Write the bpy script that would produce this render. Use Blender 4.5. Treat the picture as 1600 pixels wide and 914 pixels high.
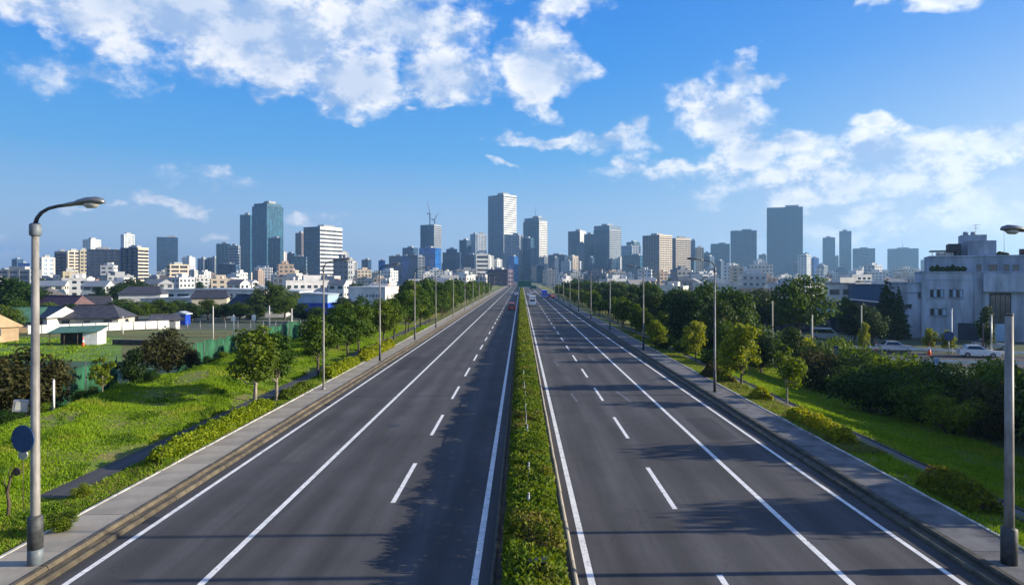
import bpy, math, random
import numpy as np
from mathutils import Vector, Matrix

for o in list(bpy.data.objects):
    bpy.data.objects.remove(o)
scene = bpy.context.scene
COL = scene.collection
R = math.radians
F, VX, VY, CH = 1040.0, 814.0, 434.0, 8.0      # focal length and vanishing point of the photograph (px), eye height (m)

# ------------------------------------------------------------------ camera
cam = bpy.data.cameras.new('camera')
cam.sensor_width = 36.0
cam.lens = F / 1600 * 36
cam.shift_x = -14 / 1600
cam.shift_y = -23 / 1600
cam.clip_start = 0.1
cam.clip_end = 40000
camo = bpy.data.objects.new('camera', cam)
camo.location = (0, 0, CH)
camo.rotation_euler = (R(90), 0, 0)
COL.objects.link(camo)
scene.camera = camo

# ------------------------------------------------------------------ light
SUN_AZ, SUN_EL = 88.5, 16.5
SUN = Vector((math.sin(R(SUN_AZ)) * math.cos(R(SUN_EL)), math.cos(R(SUN_AZ)) * math.cos(R(SUN_EL)), math.sin(R(SUN_EL))))
sl = bpy.data.lights.new('sun', 'SUN')
sl.energy = 5.0
sl.angle = R(0.5)
sl.color = (1.0, 0.88, 0.68)
so = bpy.data.objects.new('sun', sl)
so.rotation_euler = SUN.to_track_quat('Z', 'Y').to_euler()
so.location = SUN * 300
COL.objects.link(so)

vs = scene.view_settings
scene.display_settings.display_device = 'sRGB'
vs.view_transform = 'Standard'
vs.look = 'None'
vs.exposure = 1.18
vs.gamma = 1.0
vs.use_curve_mapping = False
SKY_STRENGTH = 0.072
HAZE = 0.00016

# ------------------------------------------------------------------ sky with clouds (by direction, in degrees of azimuth / elevation)
world = bpy.data.worlds.new('World')
scene.world = world
world.use_nodes = True


def N(nt, t, **kw):
    n = nt.nodes.new(t)
    for k, v in kw.items():
        if isinstance(k, str) and k.startswith('i_'):
            key = k[2:]
            n.inputs[int(key) if key.isdigit() else key].default_value = v
        else:
            setattr(n, k, v)
    return n


def mathn(nt, op, a, b=None, c=None, clamp=False):
    n = nt.nodes.new('ShaderNodeMath')
    n.operation = op
    n.use_clamp = clamp
    for i, v in enumerate((a, b, c)):
        if v is None:
            continue
        if isinstance(v, (int, float)):
            n.inputs[i].default_value = v
        else:
            nt.links.new(v, n.inputs[i])
    return n.outputs[0]


def vmath(nt, op, a, b=None, scale=None):
    n = nt.nodes.new('ShaderNodeVectorMath')
    n.operation = op
    for i, v in enumerate((a, b)):
        if v is None:
            continue
        if isinstance(v, (tuple, list)):
            n.inputs[i].default_value = v
        else:
            nt.links.new(v, n.inputs[i])
    if scale is not None:
        n.inputs['Scale'].default_value = scale
    return n.outputs['Value'] if op in ('LENGTH', 'DOT_PRODUCT') else n.outputs['Vector']


def smooth(nt, v, a, b, lo=0.0, hi=1.0):
    n = nt.nodes.new('ShaderNodeMapRange')
    n.interpolation_type = 'SMOOTHSTEP'
    nt.links.new(v, n.inputs['Value'])
    n.inputs['From Min'].default_value = a
    n.inputs['From Max'].default_value = b
    n.inputs['To Min'].default_value = lo
    n.inputs['To Max'].default_value = hi
    return n.outputs['Result']


def mixc(nt, fac, a, b, blend='MIX'):
    n = nt.nodes.new('ShaderNodeMix')
    n.data_type = 'RGBA'
    n.blend_type = blend
    if isinstance(fac, (int, float)):
        n.inputs[0].default_value = fac
    else:
        nt.links.new(fac, n.inputs[0])
    for i, v in ((6, a), (7, b)):
        if isinstance(v, (tuple, list)):
            n.inputs[i].default_value = (*v[:3], 1)
        else:
            nt.links.new(v, n.inputs[i])
    return n.outputs[2]


# clouds: centre and half size in degrees, how solid
CLOUDS = [
    (-36.5, 20.0, 6.0, 2.6, .85), (-33.5, 18.3, 3.6, 1.9, .80), (-30.2, 16.4, 2.2, 1.5, .62), (-28.0, 19.8, 8.4, 3.6, 1.05), (-20.5, 18.4, 7.4, 4.0, 1.05),
    (-13.8, 16.0, 5.0, 2.8, 1.05), (-23.6, 15.4, 1.7, .9, .72), (-21.6, 14.4, 1.7, .8, .8), (-10.5, 20.6, 7.0, 2.8, 1.0), (-6.0, 16.6, 3.6, 2.7, .95),
    (2.2, 17.8, 3.2, 3.2, .95), (2.6, 15.0, 1.2, 1.6, .75), (4.6, 22.2, 3.4, 1.3, .75), (-24, 25.0, 15, 2.6, 1.0), (-6, 24.5, 9, 2.2, .9),
    (17.2, 13.0, 3.2, 3.2, .95), (14.2, 15.2, 2.2, 1.1, .8), (18.8, 15.6, 1.6, 1.6, .7), (8.0, 11.2, 4.0, 1.1, .82), (10.4, 12.3, 1.6, 1.5, .75), (2.2, 11.8, 3.6, .62, .8), (9.4, 9.8, 2.0, .9, .7),
    (18.4, 10.0, 2.6, 1.9, .85), (22.2, 10.4, 3.2, 1.4, .8), (20.7, 15.5, 1.25, .40, .95), (13.5, 9.4, 3.2, .6, .6),
    (26.0, 7.6, 5.5, 1.5, .74), (29.4, 9.4, 4.6, 1.7, .82), (36.0, 9.4, 3.2, 1.6, .85), (28.4, 11.4, 2.0, .7, .75), (22.8, 6.3, 5.5, 1.0, .6), (27.0, 5.2, 5.0, .9, .62), (32.5, 6.6, 4.5, 1.0, .66),
    (30.0, 7.5, 9.0, 3.0, .60), (22.0, 7.5, 8.0, 2.4, .50), (34.0, 4.5, 6.0, 2.0, .46), (24.0, 3.2, 9.0, 1.5, .48), (12.0, 8.6, 6.0, 1.6, .42), (-33.0, 14.5, 5.0, 1.6, .42), (-14.0, 13.6, 5.0, 1.2, .44),
    (28.5, 19.9, 1.5, .5, .72), (33.8, 20.0, 4.8, 1.0, .88),
    (-27.8, 5.7, 2.0, .75, .78), (-26.4, 5.0, 1.5, .5, .7), (-25.0, 7.6, 2.6, .9, .50), (-6.3, 13.9, .7, .5, .74), (-9.2, 13.4, .75, .42, .68),
    (-34.6, 5.3, 1.1, .42, .62), (-37.2, 2.6, 1.7, .6, .6), (-30.6, 5.1, 1.2, .4, .55), (-17.6, 5.0, 2.6, .5, .56), (-24.7, 3.2, 1.2, .4, .5), (-1.0, 9.2, 1.1, .3, .5),
]


def cloud_density(nt, dirv):
    g = nt
    sep = g.nodes.new('ShaderNodeSeparateXYZ')
    g.links.new(dirv, sep.inputs[0])
    az = mathn(g, 'MULTIPLY', mathn(g, 'ARCTAN2', sep.outputs[0], sep.outputs[1]), 57.2958)
    el = mathn(g, 'MULTIPLY', mathn(g, 'ARCSINE', sep.outputs[2]), 57.2958)
    cmb = g.nodes.new('ShaderNodeCombineXYZ')
    g.links.new(az, cmb.inputs[0])
    g.links.new(el, cmb.inputs[1])
    dirn = vmath(g, 'MULTIPLY', dirv, (1.0, 1.0, 1.5))        # noise lives on the direction: no seam
    warp = N(g, 'ShaderNodeTexNoise', i_Scale=11.0, i_Detail=3.0, i_Roughness=.6)
    g.links.new(dirn, warp.inputs['Vector'])
    w = vmath(g, 'MULTIPLY', vmath(g, 'SUBTRACT', warp.outputs['Color'], (.5, .5, .5)), (7.0, 5.0, 0.0))
    p = vmath(g, 'ADD', cmb.outputs[0], w)
    cov = None
    for ci, (cx, cy, rx, ry, wt) in enumerate(CLOUDS):
        if ci and ci % 8 == 0:       # evaluate the list in batches
            cc = g.nodes.new('ShaderNodeCombineXYZ')
            g.links.new(cov, cc.inputs[2])
            p = vmath(g, 'ADD', p, vmath(g, 'SCALE', cc.outputs[0], scale=1e-9))
        rx *= 1.42
        ry *= 1.42
        m = g.nodes.new('ShaderNodeVectorMath')
        m.operation = 'MULTIPLY_ADD'
        m.inputs[1].default_value = (1 / rx, 1 / ry, 0)
        m.inputs[2].default_value = (-cx / rx, -cy / ry, 0)
        g.links.new(p, m.inputs[0])
        f = mathn(g, 'MULTIPLY_ADD', vmath(g, 'LENGTH', m.outputs[0]), -wt * 1.15, wt * 1.15)
        cov = f if cov is None else mathn(g, 'MAXIMUM', cov, f)
    # the rest of the sky carries clouds of the same kind
    gen = N(g, 'ShaderNodeTexNoise', i_Scale=2.6, i_Detail=2.0, i_Roughness=.5)
    g.links.new(dirn, gen.inputs['Vector'])
    gcov = smooth(g, gen.outputs['Fac'], .5, .68)
    inx = smooth(g, mathn(g, 'ABSOLUTE', az), 38, 48)
    iny = smooth(g, el, 25, 32)
    band = smooth(g, el, 3, 12)
    gcov = mathn(g, 'MULTIPLY', gcov, mathn(g, 'MULTIPLY', mathn(g, 'MAXIMUM', inx, iny), band))
    cov = mathn(g, 'MAXIMUM', cov, gcov)
    fb = N(g, 'ShaderNodeTexNoise', i_Scale=15.0, i_Detail=8.0, i_Roughness=.62, i_Lacunarity=2.1)
    g.links.new(dirn, fb.inputs['Vector'])
    fl = N(g, 'ShaderNodeTexNoise', i_Scale=15.0, i_Detail=4.0, i_Roughness=.62, i_Lacunarity=2.1)
    g.links.new(vmath(g, 'ADD', dirn, (.024, .0, .040)), fl.inputs['Vector'])
    d = mathn(g, 'ADD', cov, mathn(g, 'MULTIPLY', mathn(g, 'SUBTRACT', fb.outputs['Fac'], .5), 1.5))
    d = mathn(g, 'MULTIPLY', d, smooth(g, cov, 0.0, .12))
    lit = mathn(g, 'SUBTRACT', fb.outputs['Fac'], fl.outputs['Fac'])
    return d, lit, el, cov


def make_world():
    nt = world.node_tree
    nt.nodes.clear()
    out = nt.nodes.new('ShaderNodeOutputWorld')
    bg = nt.nodes.new('ShaderNodeBackground')
    bg.inputs['Strength'].default_value = SKY_STRENGTH
    nt.links.new(bg.outputs[0], out.inputs[0])
    sky = nt.nodes.new('ShaderNodeTexSky')
    sky.sky_type = 'NISHITA'
    sky.sun_disc = False
    sky.sun_elevation = R(SUN_EL)
    sky.sun_rotation = R(SUN_AZ)
    sky.altitude = 0
    sky.air_density = 1.25
    sky.dust_density = 0.5
    sky.ozone_density = 3.0
    tc = nt.nodes.new('ShaderNodeTexCoord')
    dens, lit, el, cov = cloud_density(nt, tc.outputs['Generated'])
    ramp = nt.nodes.new('ShaderNodeValToRGB')                 # clear-air blue by elevation
    nt.links.new(mathn(nt, 'DIVIDE', el, 90.0, clamp=True), ramp.inputs[0])
    cr = ramp.color_ramp
    stops = [(0.0, (4.3, 4.7, 5.3)), (.045, (2.45, 3.65, 5.2)), (.11, (.70, 2.60, 5.3)), (.19, (.18, 1.85, 5.3)), (.27, (.07, 1.4, 5.0)), (.6, (.05, .7, 3.2)), (1.0, (.04, .55, 2.7))]
    while len(cr.elements) < len(stops):
        cr.elements.new(.5)
    for e, (pos, c) in zip(cr.elements, stops):
        e.position = pos
        e.color = (c[0] / 6, c[1] / 6, c[2] / 6, 1)
    rampc = vmath(nt, 'SCALE', ramp.outputs[0], scale=6.0)
    base = mixc(nt, .08, rampc, sky.outputs[0])
    # aureole of forward-scattered light towards the sun
    sd = mathn(nt, 'MAXIMUM', vmath(nt, 'DOT_PRODUCT', tc.outputs['Generated'], tuple(SUN)), 0.0)
    glow = mathn(nt, 'MULTIPLY', mathn(nt, 'POWER', sd, 2.5), smooth(nt, el, 22, 1, .10, 1.0))
    gcol = vmath(nt, 'SCALE', N(nt, 'ShaderNodeRGB').outputs[0])
    gcol.node.inputs[0].links[0].from_node.outputs[0].default_value = (7.2, 4.0, .6, 1)
    nt.links.new(glow, gcol.node.inputs['Scale'])
    base = vmath(nt, 'ADD', base, gcol)
    alpha = smooth(nt, dens, .12, .70)
    thick = smooth(nt, cov, .25, 1.0)
    litf = smooth(nt, lit, -.17, .12)
    litf = mathn(nt, 'MULTIPLY', litf, mathn(nt, 'SUBTRACT', 1.12, mathn(nt, 'MULTIPLY', thick, .68)), clamp=True)
    colr = mixc(nt, litf, (2.4, 3.4, 5.2), (6.8, 6.8, 6.9))
    col = mixc(nt, mathn(nt, 'MULTIPLY', alpha, .96), base, colr)
    nt.links.new(col, bg.inputs['Color'])
    world.cycles.sampling_method = 'MANUAL'
    world.cycles.sample_map_resolution = 512


make_world()

cy = scene.cycles
cy.max_bounces = 5
cy.diffuse_bounces = 2
cy.glossy_bounces = 2
cy.transmission_bounces = 3
cy.transparent_max_bounces = 6
cy.volume_bounces = 0
cy.caustics_reflective = False
cy.caustics_refractive = False
cy.sample_clamp_indirect = 4.0

# ------------------------------------------------------------------ helpers
rnd = random.Random(11)
ORD = ['zeroth', 'first', 'second', 'third', 'fourth', 'fifth', 'sixth', 'seventh', 'eighth', 'ninth', 'tenth', 'eleventh', 'twelfth', 'thirteenth',
       'fourteenth', 'fifteenth', 'sixteenth', 'seventeenth', 'eighteenth', 'nineteenth']
TENS = {2: 'twent', 3: 'thirt', 4: 'fort', 5: 'fift', 6: 'sixt', 7: 'sevent', 8: 'eight', 9: 'ninet'}


def ordn(n):
    if n < 20:
        return ORD[n]
    t, u = divmod(n, 10)
    return TENS[t] + ('ieth' if u == 0 else 'y-' + ORD[u])


def tag(o, label, cat, group=None, kind=None):
    o['label'] = label
    o['category'] = cat
    if group:
        o['group'] = group
    if kind:
        o['kind'] = kind
    return o


def link(o, parent=None):
    COL.objects.link(o)
    if parent is not None:
        o.parent = parent
    return o


def empty(name, loc, rz=0.0, scale=1.0):
    o = bpy.data.objects.new(name, None)
    o.empty_display_size = .3
    o.location = loc
    o.rotation_euler = (0, 0, rz)
    o.scale = (scale,) * 3
    return link(o)


def meshobj(name, me, parent=None, loc=None):
    o = bpy.data.objects.new(name, me)
    if loc is not None:
        o.location = loc
    return link(o, parent)


def copy_tree(o, parent=None):
    c = o.copy()
    COL.objects.link(c)
    c.parent = parent
    for ch in o.children:
        copy_tree(ch, c)
    return c


class MB:
    """collects simple shapes into one mesh"""
    def __init__(s):
        s.v, s.f, s.m, s.sm, s.mats = [], [], [], [], []

    def mi(s, mat):
        if mat not in s.mats:
            s.mats.append(mat)
        return s.mats.index(mat)

    def face(s, pts, mat, smooth_=False):
        b = len(s.v)
        s.v += [tuple(p) for p in pts]
        s.f.append(tuple(range(b, b + len(pts))))
        s.m.append(s.mi(mat))
        s.sm.append(smooth_)
        return s

    def box(s, x0, x1, y0, y1, z0, z1, mat, taper=0.0):
        b = len(s.v)
        t = taper
        s.v += [(x0, y0, z0), (x1, y0, z0), (x1, y1, z0), (x0, y1, z0), (x0 + t, y0 + t, z1), (x1 - t, y0 + t, z1), (x1 - t, y1 - t, z1), (x0 + t, y1 - t, z1)]
        i = s.mi(mat)
        for q in ((0, 3, 2, 1), (4, 5, 6, 7), (0, 1, 5, 4), (1, 2, 6, 5), (2, 3, 7, 6), (3, 0, 4, 7)):
            s.f.append(tuple(b + k for k in q))
            s.m.append(i)
            s.sm.append(False)
        return s

    def tube(s, pts, rad, mat, n=8, cap=True, squash=None):
        """tapered tube along pts; rad one radius per point"""
        b = len(s.v)
        i = s.mi(mat)
        pts = [Vector(p) for p in pts]
        if isinstance(rad, (int, float)):
            rad = [rad] * len(pts)
        for k, p in enumerate(pts):
            t = (pts[min(k + 1, len(pts) - 1)] - pts[max(k - 1, 0)])
            t.normalize()
            ref = Vector((0, 1, 0)) if abs(t.y) < .9 else Vector((1, 0, 0))
            u = t.cross(ref).normalized()
            w = t.cross(u).normalized()
            for a in range(n):
                ca, sa = math.cos(2 * math.pi * a / n), math.sin(2 * math.pi * a / n)
                r = rad[k]
                ru, rw = (r, r) if squash is None else (r * squash[0], r * squash[1])
                s.v.append(tuple(p + u * ca * ru + w * sa * rw))
        for k in range(len(pts) - 1):
            for a in range(n):
                c = (a + 1) % n
                s.f.append((b + k * n + a, b + k * n + c, b + (k + 1) * n + c, b + (k + 1) * n + a))
                s.m.append(i)
                s.sm.append(True)
        if cap:
            for k0, rev in ((0, True), (len(pts) - 1, False)):
                f = [b + k0 * n + a for a in range(n)]
                s.f.append(tuple(f[::-1] if rev else f))
                s.m.append(i)
                s.sm.append(False)
        return s

    def prism(s, poly, y0, y1, mat):
        """polygon in x,z extruded along y"""
        n = len(poly)
        b = len(s.v)
        i = s.mi(mat)
        s.v += [(x, y0, z) for x, z in poly] + [(x, y1, z) for x, z in poly]
        fs = [tuple(b + k for k in range(n)), tuple(b + n + k for k in reversed(range(n)))]
        fs += [(b + k, b + n + k, b + n + (k + 1) % n, b + (k + 1) % n) for k in range(n)]
        for f in fs:
            s.f.append(f)
            s.m.append(i)
            s.sm.append(False)
        return s

    def mesh(s, name):
        me = bpy.data.meshes.new(name)
        me.from_pydata(s.v, [], s.f)
        for m in s.mats:
            me.materials.append(m)
        me.polygons.foreach_set('material_index', s.m)
        me.polygons.foreach_set('use_smooth', s.sm)
        me.update()
        return me

    def obj(s, name, parent=None, loc=None):
        return meshobj(name, s.mesh(name), parent, loc)


def np_mesh(name, verts, quads, mat, smooth_=False):
    """big meshes straight from numpy arrays (quads or triangles)"""
    me = bpy.data.meshes.new(name)
    k = quads.shape[1]
    me.vertices.add(len(verts))
    me.vertices.foreach_set('co', np.ascontiguousarray(verts, dtype=np.float32).ravel())
    me.loops.add(quads.size)
    me.loops.foreach_set('vertex_index', np.ascontiguousarray(quads, dtype=np.int32).ravel())
    me.polygons.add(len(quads))
    me.polygons.foreach_set('loop_start', np.arange(0, quads.size, k, dtype=np.int32))
    me.polygons.foreach_set('use_smooth', np.full(len(quads), smooth_, dtype=bool))
    me.materials.append(mat)
    me.update(calc_edges=True)
    return me


def grid_mesh(name, xs, ys, zf, mat):
    X, Y = np.meshgrid(np.array(xs, float), np.array(ys, float))
    Z = zf(X, Y)
    v = np.stack([X, Y, Z], -1).reshape(-1, 3)
    nx, ny = len(xs), len(ys)
    i = np.arange(nx * ny).reshape(ny, nx)
    q = np.stack([i[:-1, :-1], i[:-1, 1:], i[1:, 1:], i[1:, :-1]], -1).reshape(-1, 4)
    return np_mesh(name, v, q, mat, True)


def tX(px):
    return (px - VX) / F


def PX(px, d):
    return tX(px) * d


def PZ(py, d):
    return CH - (py - VY) / F * d


# ------------------------------------------------------------------ materials
def pmat(name, col, rough=.8, var=.18, scale=3.0, bump=0.0, spec=.35, metal=0.0, objvar=0.0, col2=None, stretch=(1, 1, 1), detail=5.0, bscale=None):
    m = bpy.data.materials.new(name)
    m.use_nodes = True
    nt = m.node_tree
    b = nt.nodes['Principled BSDF']
    b.inputs['Roughness'].default_value = rough
    b.inputs['Specular IOR Level'].default_value = spec
    b.inputs['Metallic'].default_value = metal
    tc = nt.nodes.new('ShaderNodeTexCoord')
    mp = nt.nodes.new('ShaderNodeMapping')
    mp.inputs['Scale'].default_value = stretch
    nt.links.new(tc.outputs['Object'], mp.inputs[0])
    n = N(nt, 'ShaderNodeTexNoise', i_Scale=scale, i_Detail=detail, i_Roughness=.6)
    nt.links.new(mp.outputs[0], n.inputs['Vector'])
    c2 = col2 or tuple(c * (1 - var * 1.6) for c in col)
    c1 = col if col2 else tuple(min(1, c * (1 + var)) for c in col)
    c = mixc(nt, smooth(nt, n.outputs['Fac'], .3, .7), c2, c1)
    if objvar:
        oi = nt.nodes.new('ShaderNodeObjectInfo')
        hs = nt.nodes.new('ShaderNodeHueSaturation')
        nt.links.new(c, hs.inputs['Color'])
        nt.links.new(smooth(nt, oi.outputs['Random'], 0, 1, 1 - objvar, 1 + objvar * .6), hs.inputs['Value'])
        c = hs.outputs[0]
    nt.links.new(c, b.inputs['Base Color'])
    if bump:
        bp = nt.nodes.new('ShaderNodeBump')
        bp.inputs['Strength'].default_value = bump
        bp.inputs['Distance'].default_value = .02
        n2 = N(nt, 'ShaderNodeTexNoise', i_Scale=bscale or scale * 8, i_Detail=4.0)
        nt.links.new(mp.outputs[0], n2.inputs['Vector'])
        nt.links.new(n2.outputs['Fac'], bp.inputs['Height'])
        nt.links.new(bp.outputs[0], b.inputs['Normal'])
    return m


def leafmat(name, dark, light, trans=.4, objvar=.25, hue=.02, patch=None):
    m = bpy.data.materials.new(name)
    m.use_nodes = True
    nt = m.node_tree
    b = nt.nodes['Principled BSDF']
    out = nt.nodes['Material Output']
    b.inputs['Roughness'].default_value = .6
    b.inputs['Specular IOR Level'].default_value = .16
    geo = nt.nodes.new('ShaderNodeNewGeometry')
    oi = nt.nodes.new('ShaderNodeObjectInfo')
    c = mixc(nt, geo.outputs['Random Per Island'], dark, light)
    if patch:          # drier and lusher patches
        tc = nt.nodes.new('ShaderNodeTexCoord')
        pn = N(nt, 'ShaderNodeTexNoise', i_Scale=patch[0], i_Detail=5.0, i_Roughness=.65)
        nt.links.new(tc.outputs['Object'], pn.inputs['Vector'])
        c = mixc(nt, smooth(nt, pn.outputs['Fac'], .50, .72, 0, .8), c, patch[1])
        c = mixc(nt, smooth(nt, pn.outputs['Fac'], .46, .28, 0, .75), c, patch[2])
    hs = nt.nodes.new('ShaderNodeHueSaturation')
    nt.links.new(c, hs.inputs['Color'])
    nt.links.new(smooth(nt, oi.outputs['Random'], 0, 1, 1 - objvar, 1 + objvar), hs.inputs['Value'])
    nt.links.new(smooth(nt, oi.outputs['Random'], 0, 1, .5 + hue, .5 - hue), hs.inputs['Hue'])
    nt.links.new(hs.outputs[0], b.inputs['Base Color'])
    tr = nt.nodes.new('ShaderNodeBsdfTranslucent')
    hs2 = N(nt, 'ShaderNodeHueSaturation', i_Hue=.485, i_Saturation=1.1, i_Value=1.25)
    nt.links.new(hs.outputs[0], hs2.inputs['Color'])
    nt.links.new(hs2.outputs[0], tr.inputs['Color'])
    mx = nt.nodes.new('ShaderNodeMixShader')
    mx.inputs[0].default_value = trans
    nt.links.new(b.outputs[0], mx.inputs[1])
    nt.links.new(tr.outputs[0], mx.inputs[2])
    nt.links.new(mx.outputs[0], out.inputs['Surface'])
    return m


def asphalt(name, col, wear=True):
    m = bpy.data.materials.new(name)
    m.use_nodes = True
    nt = m.node_tree
    b = nt.nodes['Principled BSDF']
    tc = nt.nodes.new('ShaderNodeTexCoord')
    pos = tc.outputs['Object']
    fine = N(nt, 'ShaderNodeTexNoise', i_Scale=14.0, i_Detail=6.0, i_Roughness=.75)
    nt.links.new(pos, fine.inputs['Vector'])
    mp = nt.nodes.new('ShaderNodeMapping')
    mp.inputs['Scale'].default_value = (1.0, .05, 1)
    nt.links.new(pos, mp.inputs[0])
    streak = N(nt, 'ShaderNodeTexNoise', i_Scale=1.6, i_Detail=4.0, i_Roughness=.6)
    nt.links.new(mp.outputs[0], streak.inputs['Vector'])
    blot = N(nt, 'ShaderNodeTexNoise', i_Scale=.22, i_Detail=4.0, i_Roughness=.6)
    nt.links.new(pos, blot.inputs['Vector'])
    v = mathn(nt, 'MULTIPLY', smooth(nt, fine.outputs['Fac'], .2, .8, .80, 1.22), smooth(nt, streak.outputs['Fac'], .3, .7, .84, 1.16))
    v = mathn(nt, 'MULTIPLY', v, smooth(nt, blot.outputs['Fac'], .3, .7, .86, 1.12))
    # tar-filled cracks
    vor = N(nt, 'ShaderNodeTexVoronoi', feature='DISTANCE_TO_EDGE', i_Scale=.16)
    wob = N(nt, 'ShaderNodeTexNoise', i_Scale=.8, i_Detail=4.0)
    nt.links.new(pos, wob.inputs['Vector'])
    nt.links.new(vmath(nt, 'ADD', pos, vmath(nt, 'SCALE', wob.outputs['Color'], scale=1.6)), vor.inputs['Vector'])
    crack = smooth(nt, vor.outputs['Distance'], .001, .004, .80, 1.0)
    gate = smooth(nt, blot.outputs['Fac'], .50, .56)
    crack = mathn(nt, 'MAXIMUM', crack, gate)
    v = mathn(nt, 'MULTIPLY', v, crack)
    # polished wheel tracks and an oil-darkened lane middle
    sx = nt.nodes.new('ShaderNodeSeparateXYZ')
    nt.links.new(pos, sx.inputs[0])
    wx = mathn(nt, 'ADD', sx.outputs[0], mathn(nt, 'MULTIPLY', mathn(nt, 'SUBTRACT', blot.outputs['Fac'], .5), .9))
    tr = mathn(nt, 'SINE', mathn(nt, 'MULTIPLY', wx, 2 * math.pi / 1.72))
    v = mathn(nt, 'MULTIPLY', v, mathn(nt, 'MULTIPLY_ADD', tr, mathn(nt, 'MULTIPLY', streak.outputs['Fac'], .26), 1.0))
    c = vmath(nt, 'SCALE', N(nt, 'ShaderNodeRGB').outputs[0])
    rgb = c.node.inputs[0].links[0].from_node
    rgb.outputs[0].default_value = (*col, 1)
    nt.links.new(v, c.node.inputs['Scale'])
    nt.links.new(c, b.inputs['Base Color'])
    b.inputs['Roughness'].default_value = .86
    b.inputs['Specular IOR Level'].default_value = .25
    bp = nt.nodes.new('ShaderNodeBump')
    bp.inputs['Strength'].default_value = .35
    bp.inputs['Distance'].default_value = .01
    n2 = N(nt, 'ShaderNodeTexNoise', i_Scale=70.0, i_Detail=3.0)
    nt.links.new(pos, n2.inputs['Vector'])
    nt.links.new(n2.outputs['Fac'], bp.inputs['Height'])
    nt.links.new(bp.outputs[0], b.inputs['Normal'])
    return m


def paint(name, col, wearlo=.35):
    m = pmat(name, col, rough=.6, var=.10, scale=2.0)
    nt = m.node_tree
    b = nt.nodes['Principled BSDF']
    tc = nt.nodes.new('ShaderNodeTexCoord')
    w = N(nt, 'ShaderNodeTexNoise', i_Scale=5.0, i_Detail=9.0, i_Roughness=.80)
    nt.links.new(tc.outputs['Object'], w.inputs['Vector'])
    src = b.inputs['Base Color'].links[0].from_socket
    nt.links.new(mixc(nt, smooth(nt, w.outputs['Fac'], wearlo, wearlo - .10), src, (.07, .072, .08)), b.inputs['Base Color'])
    return m


def glassmat(name, col, rough=.12, objvar=.15, cell=(3.2, 3.2, 3.6)):
    """curtain wall seen from far away: each pane has its own tone"""
    m = bpy.data.materials.new(name)
    m.use_nodes = True
    nt = m.node_tree
    b = nt.nodes['Principled BSDF']
    tc = nt.nodes.new('ShaderNodeTexCoord')
    sn = nt.nodes.new('ShaderNodeVectorMath')
    sn.operation = 'SNAP'
    sn.inputs[1].default_value = cell
    nt.links.new(tc.outputs['Object'], sn.inputs[0])
    wn = nt.nodes.new('ShaderNodeTexWhiteNoise')
    nt.links.new(sn.outputs[0], wn.inputs['Vector'])
    big = N(nt, 'ShaderNodeTexNoise', i_Scale=.03, i_Detail=3.0)
    nt.links.new(tc.outputs['Object'], big.inputs['Vector'])
    v = mathn(nt, 'MULTIPLY', smooth(nt, wn.outputs['Value'], 0, 1, .6, 1.4), smooth(nt, big.outputs['Fac'], .3, .7, .75, 1.25))
    oi = nt.nodes.new('ShaderNodeObjectInfo')
    v = mathn(nt, 'MULTIPLY', v, smooth(nt, oi.outputs['Random'], 0, 1, 1 - objvar, 1 + objvar))
    rgb = nt.nodes.new('ShaderNodeRGB')
    rgb.outputs[0].default_value = (*col, 1)
    c = nt.nodes.new('ShaderNodeVectorMath')
    c.operation = 'SCALE'
    nt.links.new(rgb.outputs[0], c.inputs[0])
    nt.links.new(v, c.inputs['Scale'])
    nt.links.new(c.outputs[0], b.inputs['Base Color'])
    b.inputs['Roughness'].default_value = rough
    b.inputs['Specular IOR Level'].default_value = .8
    return m


M = {}
M['asphalt'] = asphalt('asphalt', (.060, .059, .062))
M['path_asphalt'] = asphalt('path_asphalt', (.065, .066, .072))
M['paint'] = paint('road_paint', (.72, .72, .70), .455)
M['old_paint'] = paint('worn_paint', (.15, .15, .155), .56)
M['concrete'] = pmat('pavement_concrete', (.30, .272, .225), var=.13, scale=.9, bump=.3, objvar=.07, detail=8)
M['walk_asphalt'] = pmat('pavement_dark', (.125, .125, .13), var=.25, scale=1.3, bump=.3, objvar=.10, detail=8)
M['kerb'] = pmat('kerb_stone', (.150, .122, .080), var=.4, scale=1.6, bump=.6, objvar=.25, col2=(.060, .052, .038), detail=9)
M['kerb_dark'] = pmat('kerb_stone_dark', (.085, .08, .06), var=.4, scale=2.2, bump=.6, objvar=.2, col2=(.035, .034, .028), detail=8)  # darker mottled version of the kerb stone
M['edging'] = pmat('edging_concrete', (.46, .45, .42), var=.2, scale=2.5)
M['soil'] = pmat('soil', (.055, .042, .03), var=.4, scale=4.0, bump=.5)
M['grass_ground'] = pmat('grass_ground', (.09, .15, .008), col2=(.17, .135, .05), scale=.7, bump=.5, detail=8)
M['grass'] = leafmat('grass_blades', (.09, .175, .006), (.27, .41, .018), trans=.35, objvar=.0, hue=0, patch=(.38, (.33, .34, .05), (.045, .12, .006)))
M['grass_dry'] = leafmat('grass_dry', (.12, .11, .03), (.24, .20, .08), trans=.3, objvar=0, hue=0)
M['lawn'] = pmat('field_lawn', (.12, .22, .014), col2=(.075, .15, .012), scale=.12, bump=.4, detail=8)
M['court'] = pmat('field_court', (.035, .085, .035), col2=(.05, .10, .04), scale=.2, detail=6)
M['dirt'] = pmat('field_dirt', (.15, .125, .035), col2=(.07, .115, .016), scale=.3, detail=8)
M['ground'] = pmat('ground', (.085, .09, .06), col2=(.040, .072, .016), scale=.02, detail=8)
M['leaf_mid'] = leafmat('leaf_mid', (.024, .058, .005), (.105, .165, .014))
M['leaf_dark'] = leafmat('leaf_dark', (.016, .042, .006), (.062, .112, .012))
M['leaf_deep'] = leafmat('leaf_deep', (.010, .027, .006), (.036, .068, .010), trans=.3)
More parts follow.
